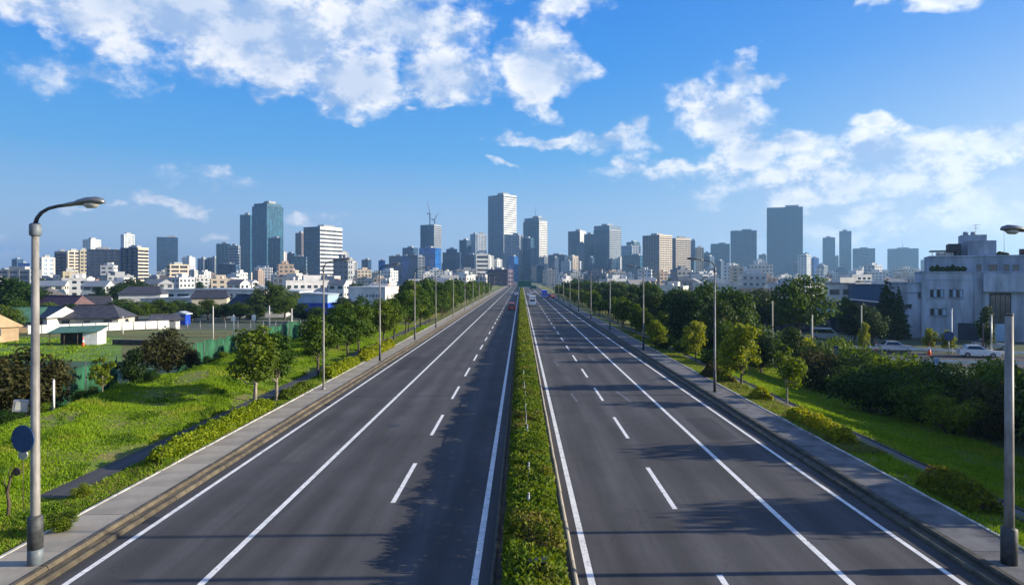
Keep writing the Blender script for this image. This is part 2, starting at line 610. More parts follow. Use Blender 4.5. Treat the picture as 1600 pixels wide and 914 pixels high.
M['leaf_yellow'] = leafmat('leaf_yellow', (.080, .130, .008), (.215, .255, .014), trans=.45)
M['leaf_hedge'] = leafmat('leaf_hedge', (.10, .15, .006), (.34, .36, .014), trans=.42, objvar=.08)
M['leaf_median'] = leafmat('leaf_median', (.040, .085, .006), (.20, .235, .016), trans=.40, objvar=.05, patch=(.7, (.21, .14, .045), (.030, .075, .008)))
M['leaf_brown'] = leafmat('leaf_brown', (.028, .030, .008), (.085, .078, .022))
M['bark'] = pmat('bark', (.085, .065, .048), var=.4, scale=6, bump=.6, stretch=(1, 1, .25))
M['bark_pale'] = pmat('bark_pale', (.34, .31, .26), var=.4, scale=5, bump=.5, col2=(.12, .10, .08), stretch=(1, 1, .4))
M['pole'] = pmat('lamp_pole_paint', (.225, .215, .205), rough=.5, var=.25, scale=4, stretch=(1, 1, .3))
M['pole_dark'] = pmat('pole_sleeve', (.05, .055, .06), rough=.6, var=.3, scale=5)
M['pole_blue'] = pmat('pole_base_paint', (.13, .155, .18), rough=.5, var=.2, scale=4)
M['lamp_shell'] = pmat('lamp_shell', (.20, .21, .22), rough=.35, var=.15, scale=6, metal=.6)
M['lamp_glass'] = pmat('lamp_glass', (.42, .42, .38), rough=.25, var=.1, spec=.6)
M['galv'] = pmat('galvanised', (.38, .39, .40), rough=.45, var=.2, scale=5, metal=.5)
M['sign_blue'] = pmat('sign_blue', (.008, .045, .14), rough=.45, var=.15, scale=3)
M['white'] = pmat('white_paint', (.74, .74, .72), rough=.6, var=.12, scale=1.0)
M['black'] = pmat('black_box', (.018, .018, .02), rough=.5)
M['net'] = pmat('green_net', (.012, .085, .040), rough=.8, var=.35, scale=1.5, stretch=(1, 1, .25))
M['fencepost'] = pmat('fence_post', (.10, .13, .12), rough=.5)

GROUND_Z = -2.0
# ------------------------------------------------------------------ ground
g = grid_mesh('ground', [-7000, -1500, -400, -100, 0, 100, 400, 1500, 7000], [-60, 0, 100, 300, 800, 2000, 4000, 8000], lambda X, Y: 0 * X + GROUND_Z, M['ground'])
tag(meshobj('ground', g), 'flat grey-green ground under the far city, reaching the horizon', 'ground', kind='structure')

# ------------------------------------------------------------------ road
Y0, Y1 = -20.0, 1500.0
road = MB()
ys = [Y0, 60, 200, 500, 1000, Y1]
for i in range(len(ys) - 1):
    for a, b in ((-12.42, -.80), (1.50, 12.20)):
        road.face([(a, ys[i], 0), (b, ys[i], 0), (b, ys[i + 1], 0), (a, ys[i + 1], 0)], M['asphalt'])
road.box(-12.42, 12.2, Y0, Y1, -2.2, -.06, M['soil'])
roado = tag(road.obj('road'), 'dark asphalt dual carriageway running straight to the skyline', 'road', kind='structure')


def flat(x0, x1, y0, y1, z, mat):
    me = bpy.data.meshes.new('sheet')
    me.from_pydata([(x0, y0, z), (x1, y0, z), (x1, y1, z), (x0, y1, z)], [], [(0, 1, 2, 3)])
    me.materials.append(mat)
    return me


def line(x, w, name='edge_line'):
    meshobj(name, flat(x - w / 2, x + w / 2, Y0, Y1, .004, M['paint']), roado)


for x, w in ((-11.9, .17), (-8.36, .19), (-1.22, .19), (1.86, .19), (8.64, .19), (11.56, .16)):
    line(x, w)
dash = flat(-.085, .085, 0, 5.05, .004, M['paint'])
for x, start, n in ((-4.56, 23.7, 62), (5.34, 12.9, 62)):
    for k in range(n):
        meshobj('lane_dash', dash, roado, (x, start + k * 10.15, 0))
# scuffed remains of old markings in the oncoming lanes
for x, y, w, l, rz in ((3.55, 44.5, .16, 3.0, .06), (6.9, 45.0, .22, 4.0, .10), (3.3, 62, .14, 4, .04), (7.0, 66, .16, 4, .08), (6.9, 78, .16, 5, .06), (3.4, 90, .18, 6, .03)):
    o = meshobj('worn_marking', flat(-w / 2, w / 2, -l / 2, l / 2, .004, M['old_paint']), roado, (x, y, 0))
    o.rotation_euler[2] = rz
# expansion joints and a repair seam, dark
for y, a, b in ((52, -12.3, -.85), (67, -12.3, -.85), (38.5, -5.2, -1.4)):
    meshobj('seam', flat(a, b, y, y + .12, .003, M['soil']), roado)

# median: two low kerbs and a soil bed
med = MB()
med.box(-.66, 1.36, Y0, Y1, -.1, .10, M['soil'])
medo = tag(med.obj('median_strip'), 'narrow planted median strip of soil between the two carriageways', 'median', kind='structure')


def kerb_run(parent, x0, x1, h, mat, step=2.0, y_end=110.0, chamfer=.05, name='kerb_stone'):
    a, b = x0, x1
    poly = [(a, -.05), (b, -.05), (b, h - chamfer), (b - chamfer, h), (a + chamfer, h), (a, h - chamfer)]
    st = MB().prism(poly, 0, step - .018, mat).mesh(name)
    y = 8.0
    while y < y_end:
        o = meshobj(name, st, parent, (rnd.uniform(-.008, .008), y, rnd.uniform(-.008, .008)))
        y += step
    MB().prism(poly, y, Y1, mat).obj('far_kerb', parent)
    MB().prism(poly, Y0, 7.98, mat).obj('near_kerb', parent)


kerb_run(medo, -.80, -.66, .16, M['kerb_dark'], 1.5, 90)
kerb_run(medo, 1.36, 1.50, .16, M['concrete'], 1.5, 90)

# kerbs and pavements
kl = MB().box(-12.98, -12.62, Y0, Y1, -.2, .12, M['kerb']).obj('kerb')
tag(kl, 'dirty yellow-brown stone kerb along the sunlit grassy side of the road', 'kerb', kind='structure')
kerb_run(kl, -12.63, -12.42, .13, M['kerb'], 2.0, 120)
kerb_run(kl, -13.02, -12.78, .22, M['kerb'], 2.0, 120)
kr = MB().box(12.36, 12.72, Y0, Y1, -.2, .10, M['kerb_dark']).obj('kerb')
tag(kr, 'dark stone kerb in shadow along the oncoming carriageway', 'kerb', kind='structure')
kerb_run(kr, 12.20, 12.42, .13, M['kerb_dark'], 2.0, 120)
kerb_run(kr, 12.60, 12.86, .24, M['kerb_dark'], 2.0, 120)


def pavement(x0, x1, z, mat, label, edge_x):
    base = MB().box(x0, x1, Y0, Y1, -.3, z - .03, mat).obj('pavement')
    tag(base, label, 'pavement', kind='structure')
    slab = MB().box(x0 + .004, x1 - .004, 0, 2.985, z - .06, z, mat).mesh('slab')
    y = 10.0
    while y < 120:
        meshobj('slab', slab, base, (0, y, rnd.uniform(-.006, .006)))
        y += 3.0
    MB().box(x0, x1, y, Y1, z - .05, z, mat).obj('far_surface', base)
    MB().box(x0, x1, Y0, 9.98, z - .05, z, mat).obj('near_surface', base)
    ed = MB().box(0, .10, 0, 1.99, z - .2, z + .035, M['edging']).mesh('edging_stone')
    y = 10.0
    while y < 130:
        meshobj('edging_stone', ed, base, (edge_x + rnd.uniform(-.012, .012), y, rnd.uniform(-.012, .006)))
        y += 2.0
    MB().box(edge_x, edge_x + .10, y, Y1, z - .2, z + .03, M['edging']).obj('far_edging', base)


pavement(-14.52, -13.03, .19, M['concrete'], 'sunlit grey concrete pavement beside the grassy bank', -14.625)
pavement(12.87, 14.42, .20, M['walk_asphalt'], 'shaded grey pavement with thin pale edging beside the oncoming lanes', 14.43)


# ------------------------------------------------------------------ grass banks
def bump(X, Y):
    return (np.sin(X * .9 + Y * .31) * .5 + np.sin(X * .37 - Y * .83 + 1.3) * .35 + np.sin(X * 1.9 + Y * 1.3) * .15 + np.sin(Y * 2.3 - X * .7) * .12)


LP = [(-60, -2.3), (-44, -2.25), (-40, -2.06), (-36, -1.5), (-32, -.75), (-29, -.30), (-26.5, .62), (-24.5, .95), (-21, .58), (-18, .14), (-17.6, .05), (-16.4, .05), (-15, .12), (-14.5, .15), (-12.5, .06)]
RP = [(12.4, .06), (14.4, .15), (15.5, .10), (16.4, .0), (17.4, -.02), (18, -.16), (20, -.75), (24, -1.65), (28, -1.98), (33, -2.2), (40, -2.3)]


def bank_l(X, Y):
    z = np.interp(X, [p[0] for p in LP], [p[1] for p in LP])
    fade = np.clip((130 - Y) / 50, 0.0, 1)
    z = np.where(X < -17.8, np.minimum(z, .1) + (z - np.minimum(z, .1)) * (.35 + .65 * fade), z)
    amp = np.clip((-17.7 - X) / 3, 0, 1) * np.clip((X + 33) / 4, 0, 1)
    return z + amp * (bump(X, Y) * .20 + bump(X * .37 + 3, Y * .41) * .22)


def bank_r(X, Y):
    z = np.interp(X, [p[0] for p in RP], [p[1] for p in RP])
    amp = np.clip((X - 17.6) / 3, 0, 1) * np.clip((30 - X) / 4, 0, 1)
    return z + amp * bump(X, Y) * .14


yy = list(np.arange(4, 130, 1.0)) + list(np.arange(130, 400, 10)) + [400, 600, 1000, Y1]
gl = meshobj('grass_bank', grid_mesh('grass_bank', sorted(set(list(np.arange(-33, -12.5, .6)) + [-60, -50, -44, -40, -36, -17.6, -16.4, -12.5])), yy, bank_l, M['grass_ground']))
tag(gl, 'bright sunlit grassy bank rising beside the concrete pavement', 'grass bank', kind='structure')
gr = meshobj('grass_bank', grid_mesh('grass_bank', sorted(set(list(np.arange(12.4, 30, .6)) + [16.4, 17.4, 33, 40])), yy, bank_r, M['grass_ground']))
tag(gr, 'shaded grassy slope falling away beyond the oncoming carriageway', 'grass bank', kind='structure')

pth = meshobj('footpath', grid_mesh('footpath', [-17.55, -17.2, -16.8, -16.45], list(np.arange(24, 130, 2.0)), lambda X, Y: 0.075 + .0 * X, M['path_asphalt']))
tag(pth, 'narrow dark asphalt footpath between the yellow-green hedge and the grassy bank', 'path', kind='structure')
dr = MB()
dr.box(16.45, 16.60, 14, 150, -.3, .04, M['kerb_dark'])
dr.box(17.22, 17.36, 14, 150, -.3, .03, M['kerb_dark'])
dr.box(16.60, 17.22, 14, 150, -.3, -.01, M['walk_asphalt'])
tag(dr.obj('drain_channel'), 'shallow concrete drain channel at the top of the shaded grass slope', 'drain', kind='structure')


def blades(name, n, xr, yr, zf, mat, h, w, seed, keep=None, per=4, parent=None, ypow=1.6):
    r = np.random.default_rng(seed)
    x = r.uniform(xr[0], xr[1], n)
    y = yr[0] + (yr[1] - yr[0]) * r.random(n) ** ypow
    if keep is not None:
        k = keep(x, y, r)
        x, y = x[k], y[k]
    n = len(x)
    z = zf(x, y)
    tall = .45 + 1.5 * np.clip(.5 + .5 * bump(x * 1.1, y * 1.1), 0, 1) ** 3
    x = np.repeat(x, per) + r.normal(0, .07, n * per)
    y = np.repeat(y, per) + r.normal(0, .07, n * per)
    z = np.repeat(z, per) - .02
    dist = np.repeat(np.ones(n), per) * (1 + y / 60)
    hh = h * np.repeat(tall, per) * r.uniform(.5, 1.3, n * per)
    ww = w * dist * r.uniform(.7, 1.3, n * per)
    a = r.uniform(0, 2 * np.pi, n * per)
    lean = r.normal(0, .45, (n * per, 2)) * hh[:, None]
    b0 = np.stack([x - np.cos(a) * ww, y - np.sin(a) * ww, z], -1)
    b1 = np.stack([x + np.cos(a) * ww, y + np.sin(a) * ww, z], -1)
    tp = np.stack([x + lean[:, 0], y + lean[:, 1], z + hh], -1)
    v = np.stack([b0, b1, tp], 1).reshape(-1, 3)
    f = np.arange(len(v)).reshape(-1, 3)
    return meshobj(name, np_mesh(name, v, f, mat), parent)


def keep_l(x, y, r):
    bare = (np.sin(x * 1.1 + 2) + np.sin(y * .45 + x * .3)) * .5
    k = ~((x > -17.65) & (x < -16.4) & (y > 24)) & (r.random(len(x)) < np.clip(1.0 - .85 * (bare > .72), 0, 1))
    return k & (x < -14.66)


def keep_r(x, y, r):
    return ~((x > 16.42) & (x < 17.42)) & (x > 14.56)


tag(blades('grass', 120000, (-28.5, -14.6), (12, 110), bank_l, M['grass'], .17, .017, 1, keep_l, per=5), 'long bright green grass covering the sunlit bank', 'grass', kind='stuff')
tag(blades('grass', 76000, (14.5, 28), (12, 95), bank_r, M['grass'], .19, .018, 2, keep_r, per=5), 'long green grass on the shaded slope beyond the oncoming lanes', 'grass', kind='stuff')
tag(blades('dry_grass', 5000, (-16.3, -14.7), (12, 100), bank_l, M['grass_dry'], .16, .03, 3), 'tufts of dry straw-coloured grass along the concrete pavement edging', 'grass', kind='stuff')
tag(blades('dry_grass', 4200, (14.6, 16.4), (30, 100), bank_r, M['grass_dry'], .20, .03, 4), 'tufts of dry grass beside the shaded pavement edging', 'grass', kind='stuff')

M['weed'] = leafmat('weed_leaves', (.030, .085, .006), (.11, .19, .012), trans=.35, objvar=0, hue=0)


def keep_w(x, y, r):
    return (np.sin(x * 1.9 + y * .6) + np.sin(y * 1.1 - x * .8 + 2) + r.normal(0, .35, len(x)) > 1.15) & keep_l(x, y, r)


tag(blades('weeds', 26000, (-28.0, -14.7), (14, 80), bank_l, M['weed'], .30, .030, 21, keep_w, per=5), 'dark green weed clumps scattered over the sunlit bank', 'weeds', kind='stuff')
M['iron'] = pmat('cast_iron', (.035, .035, .038), rough=.6, var=.3, scale=20)
M['asphalt_new'] = asphalt('asphalt_patch', (.042, .042, .046))
M['asphalt_old'] = asphalt('asphalt_pale_patch', (.076, .074, .074))
for x, y, w, l, mt in ((-10.2, 58, 2.4, 9, 'asphalt_new'), (-6.4, 92, 3.2, 16, 'asphalt_old'), (3.6, 74, 3.0, 12, 'asphalt_old'), (10.1, 33, 1.5, 5, 'asphalt_new'), (7.0, 112, 3.0, 14, 'asphalt_new'), (-2.9, 130, 3.0, 18, 'asphalt_new'), (-10.1, 29, .9, 6, 'asphalt_old')):
    meshobj('repair_patch', flat(x - w / 2, x + w / 2, y, y + l, .002, M[mt]), roado)
gm = MB()
gm.box(-.2, .2, -.3, .3, -.02, .006, M['iron'])
for k in range(5):
    gm.box(-.17, .17, -.26 + k * .115, -.20 + k * .115, .006, .014, M['iron'])
gm = gm.mesh('drain_grate')
for y in (22, 42, 62, 82, 102):
    for x in (-12.18, 11.95):
        meshobj('drain_grate', gm, roado, (x, y + (3 if x > 0 else 0), .001))
mh = MB().tube([(0, 0, -.02), (0, 0, .006)], .33, M['iron'], 20).mesh('manhole_cover')
for x, y in ((-6.9, 36.0), (10.2, 52.0), (-10.0, 78.0), (3.3, 58.0)):
    meshobj('manhole_cover', mh, roado, (x, y, 0))

# ------------------------------------------------------------------ foliage
def leaf_quads(P, Nn, size, r, aspect=.62, wild=.65):
    """one diamond leaf for each point, facing roughly along its normal"""
    n = len(P)
    Nn = Nn + r.normal(0, wild, (n, 3))
    Nn /= np.linalg.norm(Nn, axis=1)[:, None] + 1e-9
    t = r.normal(0, 1, (n, 3))
    t -= Nn * (t * Nn).sum(1)[:, None]
    t /= np.linalg.norm(t, axis=1)[:, None] + 1e-9
    b = np.cross(Nn, t)
    s = (size * r.uniform(.65, 1.35, n))[:, None]
    v = np.stack([P - t * s, P - b * s * aspect, P + t * s, P + b * s * aspect], 1).reshape(-1, 3)
    return v, np.arange(4 * n).reshape(-1, 4)


def crown_mesh(name, n, blobs, size, mat, seed, shell=.45):
    r = np.random.default_rng(seed)
    B = np.array(blobs, float)                # x y z rx rz
    wgt = B[:, 3] ** 2 * B[:, 4] ** .5
    idx = r.choice(len(B), n, p=wgt / wgt.sum())
    d = r.normal(0, 1, (n, 3))
    d /= np.linalg.norm(d, axis=1)[:, None]
    rad = (1 - shell * r.random(n) ** 1.6) * (1 + r.normal(0, .12, n))
    lump = 1 + .16 * np.sin(d[:, 0] * 5 + idx) * np.sin(d[:, 1] * 5 + idx * 2) + .12 * np.sin(d[:, 2] * 7 + idx * 3)
    k = rad * lump
    P = B[idx, :3] + d * np.stack([B[idx, 3], B[idx, 3], B[idx, 4]], -1) * k[:, None]
    v, q = leaf_quads(P, d + np.array([0, 0, .35]), size, r)
    return np_mesh(name, v, q, mat)


def make_blobs(h, w, base, n, seed, top=.75):
    r = random.Random(seed)
    out = [(0, 0, (base + h) / 2, w * .20, (h - base) * .24)]
    for k in range(n):
        t = (k + .5) / n
        z = base + (h - base) * (.08 + .84 * t)
        prof = math.sin(math.pi * min(1, .18 + t * .80)) ** .7
        a = k * 2.4 + r.uniform(-.5, .5)
        rr = w * .5 * prof * r.uniform(.30, .86)
        s = w * r.uniform(.11, .25) * (.7 + .4 * prof)
        out.append((math.cos(a) * rr, math.sin(a) * rr, z, s, s * r.uniform(.65, .9)))
    return out


def trunk_mesh(h, base, blobs, rad, mat, seed, lean=.04):
    r = random.Random(seed)
    m = MB()
    lx, ly = r.uniform(-lean, lean) * h, r.uniform(-lean, lean) * h
    pts = [(0, 0, -.25), (0, 0, .05), (lx * .3, ly * .3, base * .6), (lx * .6, ly * .6, base * 1.1), (lx, ly, base + (h - base) * .55)]
    m.tube(pts, [rad * 1.5, rad * 1.15, rad, rad * .8, rad * .3], mat, 8)
    for b in blobs[1:]:
        s = Vector((lx * .55, ly * .55, base * r.uniform(.75, 1.15)))
        e = Vector(b[:3])
        mid = (s + e) / 2 + Vector((0, 0, -.06 * h))
        m.tube([s, mid, e], [rad * .45, rad * .3, rad * .12], mat, 5, cap=False)
    return m.mesh('trunk')


def make_tree(name, h, w, base, nblob, leaves, lsize, lmat, bark, rad, seed):
    """hidden prototype: a pair of meshes (trunk, crown)"""
    bl = make_blobs(h, w, base, nblob, seed)
    return (trunk_mesh(h, base, bl, rad, bark, seed), crown_mesh('crown', leaves, bl, lsize, lmat, seed))


def conifer(h, w, leaves, lmat, seed):
    r = random.Random(seed)
    bl = []
    n = 11
    for k in range(n):
        t = k / (n - 1)
        rr = w * .5 * (1 - t) ** .8 + .15
        for a in range(3):
            an = a * 2.1 + k * .9
            bl.append((math.cos(an) * rr * .45, math.sin(an) * rr * .45, .8 + (h - 1.0) * t, rr * .62, h / n * .62))
    m = MB().tube([(0, 0, -.2), (0, 0, h * .5), (0, 0, h * .95)], [.22, .14, .03], M['bark'], 7)
    return (m.mesh('trunk'), crown_mesh('crown', leaves, bl, .24, lmat, seed))


def shrub(h, w, n, leaves, lsize, lmat, seed):
    r = random.Random(seed)
    bl = []
    for k in range(n):
        a = r.uniform(0, 6.28)
        rr = w * .36 * math.sqrt(r.random())
        s = w * r.uniform(.17, .27)
        bl.append((math.cos(a) * rr, math.sin(a) * rr, r.uniform(.25, .72) * h, s, s * .8 * h / w * 1.3))
    m = MB()
    for b in bl[:6]:
        m.tube([(b[0] * .15, b[1] * .15, -.15), (b[0] * .6, b[1] * .6, b[2] * .5), b[:3]], [.05, .035, .015], M['bark'], 5)
    return (m.mesh('stems'), crown_mesh('foliage', leaves, bl, lsize, lmat, seed))


M['leaf_bright'] = leafmat('leaf_bright', (.035, .080, .006), (.15, .215, .014))
TREES = {
    'street': [make_tree('t', 5.0, 3.5, 1.7, 12, 3300, .115, M['leaf_mid'], M['bark'], .09, s) for s in (1, 2, 3)],
    'street_far': [make_tree('t', 5.6, 3.9, 1.4, 10, 1500, .19, M['leaf_mid'], M['bark'], .09, s) for s in (4, 5, 6)],
    'pale': [make_tree('t', 4.9, 3.6, 1.8, 13, 3300, .12, M['leaf_mid'], M['bark_pale'], .11, s) for s in (7, 8)],
    'yellow': [make_tree('t', 4.6, 3.4, 1.1, 12, 3300, .12, M['leaf_yellow'], M['bark'], .08, s) for s in (9, 10)],
    'sapling': [make_tree('t', 3.5, 2.2, 1.1, 9, 1100, .10, M['leaf_yellow'], M['bark_pale'], .05, s) for s in (12, 13)],
    'big': [make_tree('t', 10.5, 8.6, 2.6, 17, 5200, .24, M['leaf_dark'], M['bark'], .26, s) for s in (14, 15, 16)],
    'bigmid': [make_tree('t', 10.5, 8.4, 3.0, 16, 4800, .23, M['leaf_mid'], M['bark'], .24, s) for s in (17, 18)],
    'deep': [make_tree('t', 9.0, 7.5, 1.6, 15, 4200, .23, M['leaf_deep'], M['bark'], .24, s) for s in (19, 20)],
    'brown': [make_tree('t', 4.8, 4.6, .8, 14, 3800, .13, M['leaf_brown'], M['bark'], .10, s) for s in (21, 22)],
    'conifer': [conifer(10.5, 4.2, 3600, M['leaf_deep'], s) for s in (23, 24)],
}
SHRUBS = {
    'green': [shrub(2.4, 3.2, 11, 4200, .075, M['leaf_bright'], s) for s in (31, 32)],
    'dark': [shrub(2.6, 3.6, 12, 4200, .085, M['leaf_dark'], s) for s in (33, 34)],
    'golden': [shrub(2.0, 2.6, 9, 3600, .07, M['leaf_yellow'], s) for s in (35, 36)],
    'russet': [shrub(2.6, 3.6, 11, 4200, .08, M['leaf_brown'], s) for s in (37, 38)],
}
PICK = [0]


def plant(kind, x, y, z, label, h=1.0, group=None, wide=1.0, name=None):
    PICK[0] += 1
    is_tree = kind in TREES
    pool = TREES[kind] if is_tree else SHRUBS[kind]
    a, b = pool[PICK[0] % len(pool)]
    nm = name or ('tree' if is_tree else 'shrub')
    e = empty(nm, (x, y, z), rnd.uniform(0, 6.28))
    e.scale = (h * wide, h * wide, h)
    meshobj('trunk' if is_tree else 'stems', a, e)
    meshobj('crown' if is_tree else 'foliage', b, e)
    tag(e, label, 'tree' if is_tree else 'shrub', group)
    return e


def zl(x, y):
    return float(bank_l(np.array([x], float), np.array([y], float))[0])


def zr(x, y):
    return float(bank_r(np.array([x], float), np.array([y], float))[0])


def hedge_mesh(y0, y1, cx, w, h, dens, size, mat, seed, lump=.15, zf=0.0, rounded=.5, period=1.1, flat=1.0, gaps=False):
    r = np.random.default_rng(seed)
    L = y1 - y0
    per = 2 * h + w
    n = int(L * per * dens + w * h * 2 * dens)
    y = y0 + L * r.random(n)
    s = r.random(n) * per
    side = np.where(s < h, -1, np.where(s < h + w, 0, 1))
    u = np.where(side == -1, -w / 2, np.where(side == 1, w / 2, s - h - w / 2))
    z = np.where(side == -1, s, np.where(side == 0, h, s - h - w))
    nx = np.where(side == 0, 0.0, side.astype(float))
    nz = np.where(side == 0, 1.0, .25)
    # rounded shoulders and lumps along the run
    wav = 1 + lump * (np.sin(y * 2 * np.pi / period / 2.7 + seed) * .6 + np.sin(y * 2 * np.pi / period + 2 * np.sin(y * .7)) * .5 + np.sin(y * 5.1 + u * 4) * .35)
    edge = np.clip((y - y0) / .5, .25, 1) ** .5 * np.clip((y1 - y) / .5, .25, 1) ** .5
    k = np.abs(u) / (w / 2)
    zz = z * (1 + (wav - 1) * flat) * (1 - rounded * .35 * (k ** 4)) * (.45 + .55 * edge)
    if gaps:      # hollows where single plants fail
        hollow = (np.sin(y * 2.1 + u * 1.3) + np.sin(y * .83 + 1) + .7 * np.sin(u * 5 + y * 3.7)) > 1.15
        zz = np.where(hollow, zz * .72, zz)
    uu = u * (1 - rounded * .3 * np.clip(z / h, 0, 1) ** 3) * (.85 + .15 * wav)
    depth = np.where(r.random(n) < .62, r.random(n) ** 1.5 * .16, r.random(n) * .85) * min(w, h) * np.where(side == 0, 1.0, .55)
    P = np.stack([cx + uu - nx * depth, y, zf + zz - np.where(side == 0, depth, 0)], -1)
    P += r.normal(0, .035, P.shape)
    v, q = leaf_quads(P, np.stack([nx, 0 * nx, nz * .5], -1), size, r, wild=1.0)
    return np_mesh('foliage', v, q, mat)


def hedge(y0, y1, cx, w, h, dens, size, mat, seed, label, zf=.1, group=None, **kw):
    e = empty('hedge', (cx, (y0 + y1) / 2, zf))
    meshobj('foliage', hedge_mesh(y0 - (y0 + y1) / 2, (y1 - y0) / 2, 0, w, h, dens, size, mat, seed, **kw), e)
    m = MB()
    r = random.Random(seed)
    y = -(y1 - y0) / 2 + .2
    while y < (y1 - y0) / 2:
        for _ in range(2):
            x = r.uniform(-w * .3, w * .3)
            m.tube([(x, y, -.1), (x + r.uniform(-.1, .1), y + r.uniform(-.1, .1), h * .85)], [.022, .008], M['bark'], 4, cap=False)
        y += .28 if y1 - y0 < 40 else .8
    m.obj('stems', e)['kind'] = 'stuff'
    return tag(e, label, 'hedge', group)


# the median hedge, clump after clump
eh = empty('hedge', (.36, 17, .10))
meshobj('foliage', hedge_mesh(-3, 45, 0, 1.62, 1.06, 430, .062, M['leaf_median'], 5, lump=.30, period=1.9, flat=.24, gaps=True), eh)
meshobj('foliage', hedge_mesh(45, 150, 0, 1.62, 1.06, 95, .125, M['leaf_median'], 6, lump=.14, flat=.4, period=2.4), eh)
meshobj('foliage', hedge_mesh(150, 640, 0, 1.62, 1.08, 18, .27, M['leaf_median'], 7, lump=.08, period=6), eh)
mm = MB()
r_ = random.Random(3)
for k in range(420):
    y = -2 + k * .42
    x = r_.uniform(-.5, .5)
    mm.tube([(x, y, -.1), (x + r_.uniform(-.25, .25), y + r_.uniform(-.2, .2), r_.uniform(.6, 1.12))], [.02, .006], M['bark'], 4, cap=False)
mm.obj('stems', eh)['kind'] = 'stuff'
tag(eh, 'long leafy green hedge filling the median between the carriageways', 'hedge')

# cable posts hidden in the median hedge
for k, (y, h) in enumerate(((20.6, 1.24), (24.2, 1.18), (30.0, 1.28), (35.2, 1.22), (41.0, 1.2), (48.0, 1.2), (58.0, 1.2), (70.0, 1.2), (84.0, 1.2))):
    m = MB().tube([(0, 0, 0), (0, 0, h)], .032, M['galv'], 8)
    e = empty('cable_post', (.24 + .05 * math.sin(k), y, .08))
    m.obj('post', e)
    MB().tube([(0, 0, h - .005), (0, 0, h + .05)], [.045, .02], M['galv'], 8).obj('post_cap', e)
    MB().box(-.05, .05, -.02, .02, h - .18, h - .12, M['galv']).obj('bracket', e)
    tag(e, f'thin grey steel cable post poking out of the median hedge, {ordn(k + 1)} from the viewer', 'post', 'cable posts in the median hedge')
cb = MB().tube([(.24 + .03 * math.sin(k * 1.7), 31 + k * 1.9, 1.16 + .05 * math.sin(k * 1.3)) for k in range(8)], .018, M['galv'], 6)
tag(cb.obj('cable'), 'slack grey cable lying along the top of the median hedge', 'cable')
e = empty('equipment_box', (.40, 16.2, .0))
MB().box(-.19, .19, -.13, .13, .55, 1.10, M['black']).obj('housing', e)
MB().box(-.22, .22, -.16, .16, 1.10, 1.14, M['black']).obj('lid', e)
MB().tube([(0, 0, -.05), (0, 0, .56)], .04, M['pole_dark'], 8).obj('stand', e)
tag(e, 'small black equipment box sunk in the near end of the median hedge', 'box')

# verge hedges
hedge(27.6, 40.0, -15.25, .80, .72, 420, .070, M['leaf_hedge'], 41, 'long clipped yellow-green hedge between the concrete pavement and the footpath', lump=.14)
hedge(51.5, 60.5, -15.1, 1.0, .85, 190, .10, M['leaf_hedge'], 42, 'short yellow-green hedge behind the lamp post with the pale foot', lump=.16)
hedge(43.0, 47.5, -15.3, .8, .5, 190, .085, M['leaf_mid'], 43, 'low dark green hedge just beyond the white-trunked trees', lump=.3)
hedge(62, 76, -14.9, 1.0, .9, 110, .12, M['leaf_hedge'], 44, 'yellow-green hedge beside the dark-footed lamp post', lump=.2)
hedge(22.2, 25.4, 15.6, 1.15, .85, 420, .062, M['leaf_median'], 45, 'round-topped clipped hedge beside the cut-off grey post', lump=.07, rounded=1.0)
hedge(31.5, 37.5, 15.4, .95, .70, 330, .072, M['leaf_hedge'], 46, 'sunlit ragged hedge on the verge of the shaded slope', lump=.16)
for k, (y, w, h, mt, lb) in enumerate(((52.0, 1.5, 1.15, 'leaf_brown', 'round brownish clipped bush on the verge behind the shaded pavement'),
                                       (49.5, 1.3, .9, 'leaf_median', 'round green clipped bush beside the brownish bush'),
                                       (43.0, 1.2, .7, 'leaf_hedge', 'small yellow-green bush near the slender sapling'))):
    hedge(y, y + w, 15.2 + .25 * k, w, h, 330, .075, M[mt], 50 + k, lb, lump=.08, rounded=1.2)
# small leafy weeds on the near left verge
for k, (px, d, s, kd, lb) in enumerate(((95, 20.5, .30, 'green', 'low leafy weed clump at the pavement edge just past the near lamp post'),
                                         (128, 24.0, .26, 'golden', 'low pale weed clump on the verge before the hedge'),
                                         (205, 22.0, .0, 'green', ''))):
    if s:
        x = PX(px, d)
        plant(kd, x, d, zl(x, d), lb, s)

# ---- trees on the left: verge trees, then the roadside row
x = PX(398, 40.8)
plant('pale', x, 40.8, .05, 'broad dark-leaved tree with a white trunk beyond the clipped hedge', 1.0)
plant('pale', -15.8, 43.0, .05, 'slimmer white-trunked tree close behind the broad one', .88)
plant('street', -16.2, 53.0, .08, 'loose tree right behind the lamp post with the pale foot', 1.0)
plant('street', -16.5, 63.5, .10, 'round-crowned tree with a dark leaning trunk past the short hedge', 1.0)
r_ = random.Random(77)
k = 0
row = []
y = 69.0
while y < 330:
    row.append((-16.2 - r_.uniform(-.6, .9), y, r_.uniform(.86, 1.1)))
    row.append((-20.2 - r_.uniform(-1, 1.5), y + 3, r_.uniform(.72, .95) if y < 125 else r_.uniform(1.0, 1.3)))
    y += 7.0 if y < 160 else 11.0
for x, y, s in row:
    k += 1
    kd = 'street_far' if y > 95 else 'street'
    lb = f'roadside tree in the dense row behind the sunlit pavement, {ordn(k)} from the viewer'
    plant(kd, x, y, zl(x, y), lb, s * (1.0 if kd == 'street_far' else 1.08), 'roadside trees along the sunlit pavement')
